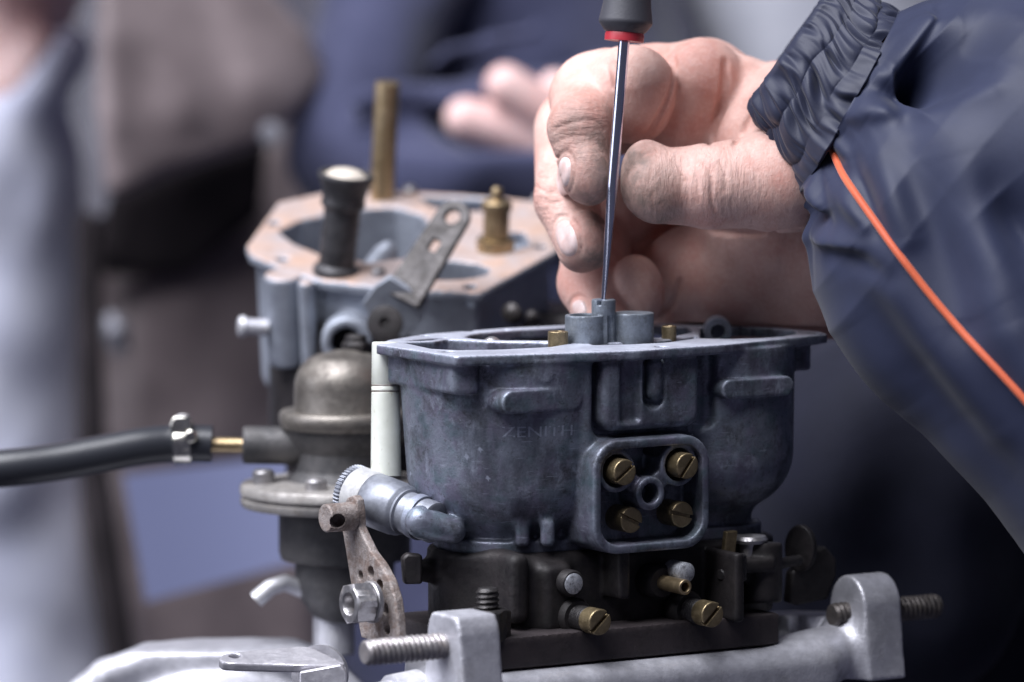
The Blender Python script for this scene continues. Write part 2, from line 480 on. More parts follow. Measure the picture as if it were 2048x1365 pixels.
fl_px = [(752, 689), (910, 712.5), (1100, 707), (1280, 700.5), (1450, 688.5), (1600, 674), (1656, 667.5), (1640, 662.5), (1540, 653), (1420, 648.5), (1310, 647), (1130, 650.5), (1010, 656), (850, 668), (775, 680)]
fl = [plan(*q) for q in fl_px]
cL = np.array([-0.4, 20.0]); cR = np.array([57.0, 47.0])
JC = P(1305, 990, 5)
F = Field((-44, -26, -64), (96, 88, 0), .55)
def bowl(c, rt, taper, z0, z1, rnd):
    def f(X, Y, Z):
        r = rt + (Z - z1) * taper
        e0 = np.sqrt((X - c[0]) ** 2 + (Y - c[1]) ** 2) - r + rnd; e1 = np.abs(Z - (z0 + z1) / 2) - (z1 - z0) / 2 + rnd
        return np.sqrt(np.maximum(e0, 0) ** 2 + np.maximum(e1, 0) ** 2) + np.minimum(np.maximum(e0, e1), 0) - rnd
    return f, (c[0] - rt, c[1] - rt, z0), (c[0] + rt, c[1] + rt, z1)
F.add(bowl(cL, 33.6, .07, -56, ZT + 12, 15))
F.D[:, :, int((ZT - 1 - F.lo[2]) / F.h):] = 1e3
F.add(bowl(cR, 26.3, .01, -53.5, ZT + 12, 17), 2.0)
F.D[:, :, int((ZT - 1 - F.lo[2]) / F.h):] = 1e3
# back of the casting
F.add(s_poly([(-24, 30), (5, 12), (60, 40), (76, 52), (60, 62), (20, 66), (-10, 60)], -50, ZT - 1, 4, 0), 3)
# neck and lower joint ring
F.add(s_poly([tuple(cL + 19.5 * np.array([math.cos(t), math.sin(t)])) for t in np.linspace(math.radians(110), math.radians(302), 24)] +
             [tuple(cR + 13.5 * np.array([math.cos(t), math.sin(t)])) for t in np.linspace(math.radians(-58), math.radians(110), 24)], -60, -46, 1.2), 4)
F.add(s_poly([tuple(cL + 22.5 * np.array([math.cos(t), math.sin(t)])) for t in np.linspace(math.radians(110), math.radians(302), 24)] +
             [tuple(cR + 16.5 * np.array([math.cos(t), math.sin(t)])) for t in np.linspace(math.radians(-58), math.radians(110), 24)], -61.5, -57.5, .8), 1.2)
# two small upright ribs on the neck
for px in (1045, 1095):
    q = P(px, 1068, -1.6); F.add(s_box(q + np.array([0, 9, 0]), np.eye(3), (2.0, 8, 4), 1.5), 2.5)
# middle block between the bowls
mid = JC - N * 29
F.add(s_box(np.array([mid[0], mid[1], -31]), RN, (19.3, 27.5, 23.0), 1.8), 2.0)
# jet panel frame

# upper block with ribs
ub = P(1318, 775, 0); ub = JC + U * ((1318 - 1305) / 7 / .848) + ZV * ((JC - P(1305, 785, 5))[2] * -1)
ub = ub - N * 3.2
F.sub(s_box(ub + N * 2.4 + U * 3.0 - ZV * .4, RN, (21.6, 12.6, 10), 2.0, 4.5), 1.6)
F.add(s_box(JC - N * 8, RN, (19.9, 16.4, 8), .8, 8.2), .9)
F.add(s_box(ub - N * 8 + ZV * .2, RN, (16.4, 11.0, 7.8), 2.0, 4.0), 2.6)
F.sub(s_box(ub + ZV * 2 - U * 7.4 - N * .3, RN, (3.4, 10.6, 1.7), 1.4), 1.0)      # channels either side of the rib
F.sub(s_cone(ub + ZV * 8 + U * .6 - N * .2, ub - ZV * 1.5 + U * .6 - N * .2, 3.6, 3.6), .8)
F.add(s_cone(ub + ZV * 7 + U * 1.4 - N * 1.9, ub - ZV * .2 + U * 1.4 - N * 1.9, 2.7, 2.5), .8)
# flange
F.add(s_poly(shrink(fl, 2.2), ZT - 3.0, ZT, .35, 2.2), 1.0)
# boss under the left corner
bp = [(-36.5, 18), (-17, -14.5), (-9.5, -14.0), (-9, 12), (-28, 26)]
F.add(s_poly(shrink(bp, 2.5), ZT - 11.5, ZT - 2, 1.2, 2.5), 1.0)
# bosses under right end
F.add(s_cyl((83.5, 53, ZT - 11), (83.5, 53, ZT - 1), 4.6, .8), 1.0)
# raised number pads, flat against the panel direction
for (pxa, pxb, py, yb, hh) in ((1006, 1166, 803, -4.6, 3.3), (1450, 1600, 777, 30.2, 2.9)):
    xa, xb = (pxa - 1024) / 7, (pxb - 1024) / 7
    L = (xb - xa) / U[0]; cx = (xa + xb) / 2; cy = yb - (xb - xa) / 2 * math.tan(YAW)
    z = P(1085, py, cy)[2]
    F.add(s_box(np.array([cx, cy, z]) - N * 5, RN, (L / 2, hh, 5), .35, hh - .05), .3)
q = P(1090, 748, -11); nq = norm(np.array([q[0] - cL[0], q[1] - cL[1], 0]))
q = np.array([cL[0], cL[1], q[2]]) + nq * 32.1
F.add(s_cyl(q - nq * 4, q + nq * .3, 3.0, .2), .2)
# ---- hollow parts
def pp(l): return [plan(*q) for q in l]
F.sub(s_poly(shrink(pp([(806, 684.8), (866, 697.8), (917, 700.4), (1000, 699), (1098, 694), (1146, 686), (1081, 684.2), (973, 682.6), (917, 678.6), (893, 678.3), (868, 682.3)]), 1.0), ZT - 24, 3, 0, 1.0), .2)
F.sub(s_poly(shrink(pp([(801, 682.2), (832, 678.6), (862, 675.6), (900, 674.2), (880, 677), (862, 680.6), (835, 682.4)]), .6), ZT - 22, 3, 0, .6), .2)
F.sub(s_poly(shrink(pp([(929, 674.4), (944, 668), (964, 665), (1038, 659), (1130, 654.2), (1300, 651), (1372, 654), (1384, 664), (1340, 674), (1260, 679.5), (1150, 682.2), (1081, 681.6), (980, 680.3), (950, 678)]), 1.0), ZT - 40, 3, 0, 1.0), .2)
F.sub(s_poly(shrink(pp([(1180, 686.8), (1260, 685.2), (1330, 680.8), (1392, 672.5), (1392, 676), (1330, 685.5), (1260, 689), (1190, 690.5)]), .4), ZT - 12, 3, 0, .5), .2)
F.sub(s_poly(shrink(pp([(1400, 676.6), (1402, 655), (1480, 653.4), (1540, 656.4), (1585, 661), (1593, 664.6), (1585, 669), (1560, 673), (1520, 676), (1460, 677.8)]), 1.2), ZT - 30, 3, 0, 1.2), .2)
for (px, py, r) in ((895, 703.2, 2.2), (850, 679 - 7, 1.8), (935, 662, 1.7), (1322, 693.5, 1.9), (1632, 667.2, 2.4), (1010, 661.5 - 2, 1.3)):
    x, y = plan(px, py); F.sub(s_cyl((x, y, ZT - 8), (x, y, 3), r), .2)
# jet panel recess, bosses and bores
F.sub(s_box(JC, RN, (17.5, 13.8, 10.5), .8, 6.4), .3)
TL, TR, CE, BL, BR = (-11.0, 7.4), (10.3, 7.9), (-.2, .3), (-6.2, -7.0), (11.5, -7.2)
def jp(ab, n): return JC + U * ab[0] + ZV * ab[1] + N * n
for c in (TL, TR): F.add(s_cyl(jp(c, -13), jp(c, -1.6), 6.3, .5), .5)
for c in (TL, TR): F.add(s_box((jp(c, -6) + jp(CE, -6)) / 2, np.stack([norm(jp(c, 0) - jp(CE, 0)), np.cross(N, norm(jp(c, 0) - jp(CE, 0))), N], 1), (6, 2.6, 3.6), .5), .6)
F.add(s_cyl(jp(CE, -13), jp(CE, -.4), 4.9, .5), .5)
for c in (TL, TR): F.sub(s_cyl(jp(c, -9), jp(c, 4), 4.75), .3)
F.sub(s_cyl(jp(CE, -8), jp(CE, 4), 2.9), .5)
F.sub(s_cyl(jp((5.0, 11.6), -14), jp((5.0, 11.6), -4), 1.2), .2)
# embossed, half worn-away lettering on the left bowl
F.add(s_cone(P(842, 1044, 1), P(905, 1062, 3), 4.7, 3.8), 2.0)
body = obj('body', F.mesh(), M['cast'], carb, angle=0)

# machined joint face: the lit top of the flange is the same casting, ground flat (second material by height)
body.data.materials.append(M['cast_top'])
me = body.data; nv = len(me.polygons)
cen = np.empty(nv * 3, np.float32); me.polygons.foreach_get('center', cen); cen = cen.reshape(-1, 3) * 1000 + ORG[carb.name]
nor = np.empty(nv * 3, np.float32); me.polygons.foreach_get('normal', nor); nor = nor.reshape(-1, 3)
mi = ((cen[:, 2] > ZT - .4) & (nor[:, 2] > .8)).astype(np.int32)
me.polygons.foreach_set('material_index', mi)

# worn maker's letters
def letters(txt, px0, px1, py, size, d, mat, name, depth=.35):
    cu = bpy.data.curves.new('lettering', 'FONT'); cu.body = txt; cu.size = 1; cu.extrude = .02; cu.align_x = 'CENTER'; cu.align_y = 'CENTER'
    o = bpy.data.objects.new('lettering', cu); col.objects.link(o)
    dg = bpy.context.evaluated_depsgraph_get(); dg.update(); m2 = bpy.data.meshes.new_from_object(o.evaluated_get(dg))
    v = np.empty(len(m2.vertices) * 3, np.float32); m2.vertices.foreach_get('co', v); v = v.reshape(-1, 3)
    f = [list(p.vertices) for p in m2.polygons]; bpy.data.objects.remove(o); bpy.data.curves.remove(cu)
    wx = v[:, 0].max() - v[:, 0].min(); a0 = math.asin(((px0 - 1024) / 7 - cL[0]) / 33); a1 = math.asin(((px1 - 1024) / 7 - cL[0]) / 33)
    z = P(0, py, -9)[2]; out = []
    for x, y, e in v:
        t = (x - v[:, 0].min()) / wx; a = a0 + (a1 - a0) * t; zz = z + y * size
        r = 33.6 + (zz - 9.5) * .07 + (depth if e > 0 else -.5)
        out.append((cL[0] + r * math.sin(a), cL[1] - r * math.cos(a), zz))
    return obj(name, (out, f), mat, carb, smooth=False)
letters('ZENITH', 1003, 1152, 866, 4.4, 0, M['cast'], 'embossed_lettering', .03)

# ---- slotted jets and screws (one mesh, shared)
def slot_screw(r, L, slot_w, slot_d, mat, name):
    f = Field((-r - 1, -r - 1, -L - .5), (r + 1, r + 1, 1), .16)
    f.add(s_cyl((0, 0, -L), (0, 0, 0), r, .45)); f.sub(s_box((0, 0, 0), np.eye(3), (r + 2, slot_w / 2, slot_d)), .1)
    v, q = f.mesh(); return mesh_only((v, q), mat, name, 30)
jet_me = slot_screw(3.75, 11, 1.0, 1.5, M['brass'], 'jet_screw')
def spin(R, deg):
    a = math.radians(deg); c, s = math.cos(a), math.sin(a)
    return R @ np.array([[c, -s, 0], [s, c, 0], [0, 0, 1]])
for c, n, dg in ((TL, 2.6, 36), (TR, 2.8, 52), ((-5.6, -7.2), -2.2, -26), ((12.0, -6.8), -2.4, -14)):
    inst('jet_screw', jet_me, jp(c, n), spin(RN, dg), carb)

# ---- venturi tower the driver stands in, and the brass air jets
tw = P(1207, 640, 25)
T = Field(tw + np.array([-14, -9, -40]), tw + np.array([18, 10, 9]), .3)
zt0, zt1 = P(1190, 632, 20)[2], P(1205, 599, 22)[2]
T.add(s_cyl((P(1172, 0, 24)[0], 24, zt0 - 36), (P(1172, 0, 24)[0], 24, zt0), 6.1, .3))
T.add(s_cyl((P(1267, 0, 27)[0], 27, zt0 - 36), (P(1267, 0, 27)[0], 27, zt0 + .4), 5.9, .3))
T.sub(s_cyl((P(1172, 0, 24)[0], 24, zt0 - 3), (P(1172, 0, 24)[0], 24, zt0 + 3), 4.6))
T.add(s_cyl((tw[0], 24, zt0 - 10), (tw[0], 24, zt1), 3.5, .35))
T.sub(s_box((P(1221, 0, 22)[0], 15, zt0 - 12), np.eye(3), (.8, 7.5, 11.9)), .2)
T.sub(s_box((tw[0] + .2, 24, zt1), frame((0, 0, 1), (.5, 1, 0)), (.6, 9, 1.6)), .1)
obj('venturi_tower', T.mesh(), M['tower'], carb, angle=35)
for px, w_, py0, py1, d in ((1116, 5.9 / 2, 663, 690, 18), (1338, 4.3 / 2, 652, 676, 34)):
    p = P(px, py0, d); obj('air_jet', pipe(np.array([p[0], p[1], p[2] - 12]), p, w_, w_ * .45, 3, 32, .2), M['brass'], carb)
p = P(985, 683, 34); obj('float_pivot', lathe([(0.2, -6), (3, -5.5), (3.4, -2), (2.6, 0.2), (1.2, 1.2), (.1, 1.5)], p, (0.1, 0, 1), 24), M['steel'], carb)
p = P(1436, 664, 60); obj('passage_boss', pipe(p + np.array([0, 9, 0]), p, 4.2, 2.0, 4, 28), M['cast'], carb)

# ---- throttle body and spacer
bz = -92.0
c0 = JC - N * 34
Th = Field((-40, -42, -84), (112, 92, -58), .7)
Th.add(s_poly([tuple(cL + 23.5 * np.array([math.cos(t), math.sin(t)])) for t in np.linspace(math.radians(110), math.radians(302), 20)] +
             [tuple(cR + 18 * np.array([math.cos(t), math.sin(t)])) for t in np.linspace(math.radians(-58), math.radians(110), 20)], -66, -61.8, .8))
Th.add(s_poly([tuple(cL + 24 * np.array([math.cos(t), math.sin(t)])) for t in np.linspace(math.radians(110), math.radians(302), 20)] +
             [tuple(cR + 20 * np.array([math.cos(t), math.sin(t)])) for t in np.linspace(math.radians(-58), math.radians(110), 20)], -84, -61.8, .8), 2)
Th.add(s_box(np.array([c0[0], c0[1], -73]) + U * 2, RN, (38, 11, 22), 2.5), 3)
Th.add(s_cone(P(822, 1142, 8), P(920, 1142, 26), 2.6, 5), 2)
Th.add(s_box(P(1000, 1170, 4), RN, (3.0, 10, 12), 2.5), 4)
Th.add(s_box(P(1075, 1190, 10), RN, (5.0, 10, 12), 2.5), 4)
Th.add(s_cyl(P(1522, 1205, 36), P(1522, 1085, 36), 6.2, .8), 1)
Th.add(s_box(P(1480, 1128, 32), RN, (8, 2.0, 7), .8), .8)
Th.add(s_cyl(P(1480, 1165, 34), P(1480, 1130, 34), 4, .8), 1)
Th.add(s_cyl(P(905, 1150, 22), P(905, 1120, 22), 10, .8), 2)
Th.add(s_box(P(1220, 1138, 12), RN, (2.0, 8, 8), .8), 1.2)
Th.add(s_box(P(1450, 1170, 24), RN, (1.6, 10, 8), .8), 1.2)
obj('throttle_body', Th.mesh(), M['dark'], carb, angle=0)
# spacer slab under it
rc = P(1560, 1290, 33); ZB = rc[2]
H = 9.4
L_ = 99
o_ = rc - U * L_ / 2 - N * 30 + ZV * H / 2
sp = Field(o_ - 75, o_ + 75, .9)
sp.D[:] = 1e3
sp.add(s_box(o_, RN, (L_ / 2, H / 2, 30), .7))
obj('insulating_spacer', sp.mesh(), M['bake'], carb, angle=35)

# bolts, mixture screws on the front of the throttle body
mix_me = slot_screw(3.75, 6, 1.1, 1.6, M['brass'], 'mixture_screw')
def mixture(px, py, d, dg, L):
    h = P(px, py, d)
    o = inst('mixture_screw', mix_me, h, spin(RN, dg), carb)
    obj('spring', helix(h - N * 5.5, h - N * (L - 1), 3.1, .55, 7), M['blackpart'], carb)
    obj('screw_shank', rod(h - N * (L + 6), h - N * 5, 2.3, 24, .1), M['blackpart'], carb)
    obj('screw_seat', lathe([(5.4, 0), (5.4, 4), (4.6, 5.2), (3.4, 5.2)], h - N * (L + 4), N, 36), M['dark'], carb)
mixture(1201, 1245, -9, 42, 13); mixture(1426, 1230, 9, 44, 13)
def plug(px, py, d, r, L, mat, endmat, ri=None):
    h = P(px, py, d)
    obj('plug_barrel', lathe([(r + 1.7, 0), (r + 1.7, L * .45), (r + .9, L * .5), (r + .9, L - .6), (r + .4, L)], h - N * L, N, 36), mat, carb)
    if ri is None:
        obj('plug_face', lathe([(r, -1), (r, .25), (r - .5, .5), (.05, .55)], h, N, 32), endmat, carb)
    return h
plug(1147, 1168, -2, 3.0, 14, M['dark'], M['zincplug'])
h = P(1374, 1146, 12); obj('plug_face', lathe([(2.9, -8), (2.9, -.3), (2.5, 0), (.05, .1)], h, N, 28), M['zincplug'], carb)
h = P(1371, 1175, 5); obj('vacuum_pipe', pipe(h - N * 15, h, 2.2, 1.35, 6, 32, .2), M['brass_clean'], carb)
obj('vacuum_pipe_seat', lathe([(5.2, -6), (5.2, 0), (4.2, 1.4), (2.2, 1.6)], h - N * 13, N, 32), M['dark'], carb)
# stud and nut holding the carburettor down
s0 = P(975, 1176, -16)
obj('stud', threaded(s0 - ZV * 14, s0, 3.5, 1.5, .6), M['blackpart'], carb)
obj('nut', hexnut(s0 - ZV * 15, (0, 0, 1), 11.5, 9, 3.2), M['blackpart'], carb)
# right-hand linkage, mostly in near-black materials
q = P(1500, 1072, 33); obj('linkage_pivot', lathe([(3.0, 0), (3.0, 6), (4.8, 6), (5.2, 7), (4.6, 8)], q - ZV * 8, (0, 0, 1), 32), M['steel'], carb)
q = P(1455, 1090, 27); obj('linkage_clip', prism([(-2, -4), (2, -4), (3, 4), (-1, 4)], q, RN, -1, 1), M['brass'], carb, False, .4)
q = P(1478, 1108, 20); obj('linkage_pin', rod(q - ZV * 8, q, 2.2, 24, .5), M['blackpart'], carb)
R3 = frame(norm(-U + .5 * N))
q = P(1602, 1090, 50)
obj('linkage_cam', prism([(5 * math.cos(t), 7 * math.sin(t) - 1) for t in np.linspace(0, 2 * math.pi, 28)[:-1]], q, R3, -1.2, 1.2), M['dark'], carb, True, .4, 30)
q = P(1622, 1140, 56)
obj('linkage_lever', prism([(-9, -9), (-6, -10), (5, -9), (8, -2), (8, 3), (4, 7), (0, 6), (-8, 0)], q, RN, -2, 2), M['dark'], carb, True, .8, 30)
obj('linkage_rod', rod(P(1440, 1150, 22), P(1600, 1120, 46), 1.6, 20, .3), M['blackpart'], carb)

# ---- left side: white tube, knurled fitting, barrel
pa, pb = P(772, 952, 24), P(771, 684, 24)
wt = NT('ivory_plastic')
a = wt.noise(9, 4); b = wt.noise(2.2, 5, .6, 0, None, (1, 1, .5))
cc = wt.mix(wt.ramp(a, [(.4, 0.), (.65, 1.)]), (.62, .64, .57), (.72, .74, .68))
cc = wt.mix(wt.math('MULTIPLY', wt.ramp(b, [(.62, 0.), (.74, 1.)]), .6), cc, (.30, .25, .16))
M['ivory'] = wt.set(col=cc, rough=.42, sss=.15, spec=.4); wt.p.inputs['Subsurface Radius'].default_value = (.004, .004, .003)
Lw = np.linalg.norm(pb - pa); ax = norm(pb - pa)
prof = [(4.35, 0)]
for t, r in ((.0, 4.45), (.62, 4.15), (.625, 3.98), (.635, 3.98), (.64, 4.15), (.665, 4.14), (.67, 3.98), (.68, 3.98), (.685, 4.12), (.99, 3.95), (1, 3.6)): prof.append((r, t * Lw))
for tt in (.632, .676, .575): obj('grime_line', lathe([(4.0, -.18), (4.17, 0), (4.0, .18)], pa + ax * Lw * tt, ax, 40), M['rust'], carb)
obj('plastic_tube', lathe(prof, pa, ax, 48), M['ivory'], carb)
fa, fb = P(712, 986, 22), P(884, 1052, 1)
ax = norm(fb - fa); Rk = frame(ax)
def knurl(a, axis, r, L, n, depth):
    V, Fc = [], []; seg = n * 4; Rf = frame(axis)
    rings = [(0, r - 1.0), (.6, r), (L - .5, r), (L, r - .5)]
    for z, rr in rings:
        for k in range(seg):
            th = 2 * math.pi * k / seg; q = rr - (depth if (k % 4) in (2, 3) else 0)
            V.append(a + Rf @ np.array([q * math.cos(th), q * math.sin(th), z]))
    for i in range(len(rings) - 1):
        for k in range(seg):
            k2 = (k + 1) % seg; Fc.append([i * seg + k, i * seg + k2, (i + 1) * seg + k2, (i + 1) * seg + k])
    Fc.append(list(range(seg))[::-1]); Fc.append([(len(rings) - 1) * seg + k for k in range(seg)])
    return np.array(V), Fc
M['litcollar'] = metal('lit_pale_metal', (.36, .36, .37), (.48, .48, .48), (.2, .19, .17), .5, .5, .1, 6, .05, .64)  # collar paler than the barrel: its lit white put into the colour
M['fit'] = metal('turned_aluminium', (.17, .18, .21), (.27, .285, .33), (.06, .06, .07), .6, .46, .5, 8, .04, .66)
obj('knurled_ring', knurl(fa - ax * 2.4, ax, 8.0, 2.8, 44, .4), M['fit'], carb, True, 0, 30)
obj('fitting_collar', lathe([(7.6, 0), (8.0, .5), (8.0, 6.2), (7.8, 6.7)], fa + ax * .4, ax, 56), M['litcollar'], carb)
obj('fitting_barrel', lathe([(7.6, 0), (7.9, .4), (7.9, 9), (7.6, 9.5), (7.6, 11), (7.2, 11.6), (6.6, 12.4), (6.8, 13.2), (6.1, 13.6), (6.1, 16.2), (6.5, 16.4), (6.5, 17.6), (6.0, 18), (6.0, 24), (5.2, 24.6)], fa + ax * 7, ax, 56), M['fit'], carb)
obj('fitting_boss', lathe([(6.6, 0), (6.6, 2.4), (5.6, 2.8), (5.4, 4.5)], fa + ax * 24, ax, 48), M['cast'], carb)

# ---- rusty throttle lever with its pin and nut
RL = np.stack([norm(N), ZV, -U], 1)        # face looks to the left; local x = towards the panel side
lp0 = P(712, 1036, 6)
lev = [(.5, 6.6), (2.5, 5.6), (3.4, 2), (3.6, -2), (6.2, -4.5), (10.5, -8.5), (16, -11.6), (21, -15.8), (24, -20.6), (25.5, -26), (26, -31), (24, -34), (5, -34), (3, -29), (-1, -18.4), (-4, -9), (-6, -3), (-5.5, 2), (-3, 5.5)]
Lf = Field(lp0 + np.array([-22, -40, -46]), lp0 + np.array([26, 16, 14]), .35)
Lf.add(s_poly(lev, -1.4, 1.4, .45, 0, lp0, RL))
for (x, y, r) in ((10.5, -14.4, 1.7), (15.5, -17.6, 1.7), (18.5, -24.1, 1.7), (4.6, -16.0, 1.4), (19.4, -29.6, 1.7)):
    c = lp0 + RL @ np.array([x, y, 0]); Lf.sub(s_cyl(c - U * 5, c + U * 5, r), .1)
lever = obj('throttle_lever', Lf.mesh(), M['rust'], carb, angle=35)
pt = lp0 + RL @ np.array([0.4, .6, 1.2])
Pf = Field(pt + np.array([-14, -12, -7]), pt + np.array([4, 5, 7]), .25)
Pf.add(s_cyl(pt, pt - U * 9.3, 4.1, .5)); cdir = norm(np.array([-.1, -1, -.15]))
hc = pt - U * 4.6; Pf.sub(s_cyl(hc - cdir * 0, hc + cdir * 9, 2.1), .2)
obj('cable_pin', Pf.mesh(), M['rust'], lever, angle=35)
nb = P(748, 1204, -8)
obj('washer', lathe([(2, 0), (5.8, 0), (6.1, .3), (6.1, 1.4), (5.7, 1.8), (2, 1.8)], nb, -U, 48), M['steel'], lever)
obj('lever_nut', hexnut(nb - U * 1.8, -U, 10.8, 6.6, 2.9, spin(frame(-U), 12)), M['steel'], lever)
q = P(820, 1140, 4); obj('stop_tab', prism([(-2, -4), (3.4, -4), (3.4, 4.4), (-1, 5.0), (-2.6, 3.6)], q, frame(norm(-U * .4 + N)), -2, 2), M['dark'], carb, True, .8, 30)

# ------------------------------------------------------------------ screwdriver
st, sb = P(1250, 60, 22), P(1206, 606, 22)
ax = norm(sb - st); LS = np.linalg.norm(sb - st)
drv = thing('screwdriver', 'slim chrome screwdriver with grey handle and red collar held upright over the carburettor', 'screwdriver', sb)
# shaft: round, flattened towards a narrow blade with a slight twist of the flats
V, Fc = [], []; seg = 32; RS = frame(ax)
rings = np.linspace(0, 1, 90)
for t in rings:
    for k in range(seg):
        th = 2 * math.pi * k / seg
        g = max(0, (t - .58) / .42)
        rw = 1.62 * (1 + .12 * math.sin(min(g, 1) * math.pi)) * (1 - .42 * g ** 1.5)
        rt = 1.62 * (1 - .80 * min(1, g * 1.05) ** .8)
        x, y = rw * math.cos(th), rt * math.sin(th)
        tw_ = math.radians(58)
        V.append(st + RS @ np.array([x * math.cos(tw_) - y * math.sin(tw_), x * math.sin(tw_) + y * math.cos(tw_), t * LS]))
for i in range(len(rings) - 1):
    for k in range(seg):
        k2 = (k + 1) % seg; Fc.append([i * seg + k, i * seg + k2, (i + 1) * seg + k2, (i + 1) * seg + k])
Fc.append(list(range(seg))[::-1]); Fc.append([(len(rings) - 1) * seg + k for k in range(seg)])
obj('shaft', (np.array(V), Fc), M['chrome'], drv)
M['red'] = NT('red_plastic').set(col=(.42, .03, .045), rough=.4)
gh = NT('grey_rubber'); n_ = gh.noise(.8, 3); gh.bump(n_, .05); M['handle'] = gh.set(col=(.055, .055, .066), rough=.5)
top = st - ax * 8
def at_t(py): # distance along shaft axis of a pixel row
    return (py - 60) / 7 / abs(ax[2])
obj('collar', lathe([(5.2, at_t(85.5) - .5), (5.7, at_t(83)), (5.7, at_t(70)), (5.2, at_t(60)), (2, at_t(58))][::-1], st, ax, 56), M['red'], drv)
HV, HF = lathe([(5.6, at_t(66)), (6.2, at_t(62)), (7.6, at_t(49)), (7.85, at_t(44)), (7.75, at_t(40)), (7.0, at_t(8)), (6.6, at_t(-20)), (6.8, at_t(-60)), (8, at_t(-100)), (9, at_t(-180)), (9, at_t(-400)), (7, at_t(-440))][::-1], st, ax, 60)
obj('handle', (HV, HF), M['handle'], drv)

# ------------------------------------------------------------------ the mechanic: hand
def Hp(px, py, d): return P(px, py, d)
def cone(a, b, ra, rb): return s_cone(P(*a), P(*b), ra / 7, rb / 7)
HF_ = Field(P(1020, 720, 20) + np.array([0, -16, 0]), P(1860, 20, 110) + np.array([0, 16, 10]), .5)
G = HF_
k_f = 2.2
def ell(c, rx, ry, rd, rot=0):
    a = math.radians(rot); ex = np.array([1, 0, 0.]); R = np.stack([math.cos(a) * ex - math.sin(a) * UPV, math.sin(a) * ex + math.cos(a) * UPV, FWD], 1)
    return s_ell(P(*c), R, (rx / 7, ry / 7, rd / 7))
# palm and wrist
G.add(ell((1560, 380, 74), 190, 270, 150, 0))
G.add(cone((1560, 300, 64), (1760, 190, 40), 165, 165), 6)
G.add(ell((1500, 560, 84), 230, 130, 125, 8), 6)            # heel of the hand, low
G.add(ell((1420, 600, 92), 160, 90, 110, 0), 4)
G.add(cone((1620, 600, 80), (1800, 420, 55), 120, 150), 6)
# little finger curled behind
G.add(cone((1440, 470, 100), (1270, 560, 92), 75, 68), 2)
# ring finger
G.add(cone((1400, 330, 104), (1195, 470, 92), 80, 74), 2)
g2 = Field(G.lo, G.lo + (G.n - 1) * G.h, G.h)
def merge(g, k):
    a = G.D; b = g.D; 
    if k > 0:
        q = np.clip(.5 + .5 * (a - b) / k, 0, 1); G.D = a + (b - a) * q - k * q * (1 - q)
    else: G.D = np.minimum(a, b)
    G.D = G.D.astype(np.float32); g.D[:] = 1e3
g2.add(cone((1195, 470, 92), (1184, 566, 66), 74, 70)); g2.add(cone((1184, 566, 66), (1208, 640, 56), 70, 56), k_f)
merge(g2, .8)
g2.add(ell((1275, 582, 60), 56, 76, 60, -8)); merge(g2, 1.2)
# middle finger
g2.add(cone((1420, 200, 98), (1150, 250, 84), 82, 80)); g2.add(cone((1142, 262, 80), (1134, 400, 56), 78, 66), k_f)
g2.add(cone((1134, 400, 56), (1164, 496, 44), 66, 52), k_f); g2.add(ell((1178, 480, 40), 46, 62, 50, -12), 1.5)
merge(g2, .7)
g2.add(cone((1186, 194, 70), (1300, 182, 74), 86, 94)); g2.add(cone((1300, 182, 74), (1410, 178, 76), 94, 102), 3); g2.add(cone((1410, 178, 76), (1520, 250, 72), 102, 108), 3); merge(g2, 2.0)
# index finger: three soft pads along the inside, then the bent tip
g2.add(cone((1480, 195, 66), (1440, 330, 66), 88, 74)); merge(g2, 2.5)
g2.add(cone((1402, 165, 62), (1345, 300, 66), 93, 78)); merge(g2, 1.3)
g2.add(cone((1186, 186, 60), (1262, 182, 50), 84, 92)); g2.add(cone((1262, 182, 50), (1268, 215, 50), 92, 76), 2); merge(g2, 1.8)
g2.add(cone((1184, 186, 60), (1160, 255, 38), 80, 65)); g2.add(cone((1150, 190, 56), (1220, 140, 60), 46, 44), 5); g2.add(cone((1160, 258, 37), (1174, 358, 32), 65, 51), k_f)
g2.add(ell((1178, 350, 29), 47, 64, 48, -10), 1.6)
merge(g2, 1.1)
# thumb
g2.add(cone((1700, 330, 36), (1570, 360, 32), 130, 104)); g2.add(cone((1570, 360, 32), (1420, 372, 30), 102, 86), 4)
g2.add(cone((1420, 374, 30), (1335, 372, 33), 84, 78), 2); g2.add(ell((1318, 374, 27), 78, 76, 60, 14), 2)
g2.add(ell((1560, 350, 40), 120, 100, 90, 0), 4)
g2.add(ell((1290, 336, 31), 48, 58, 44, 12), 3)
merge(g2, 1.4)
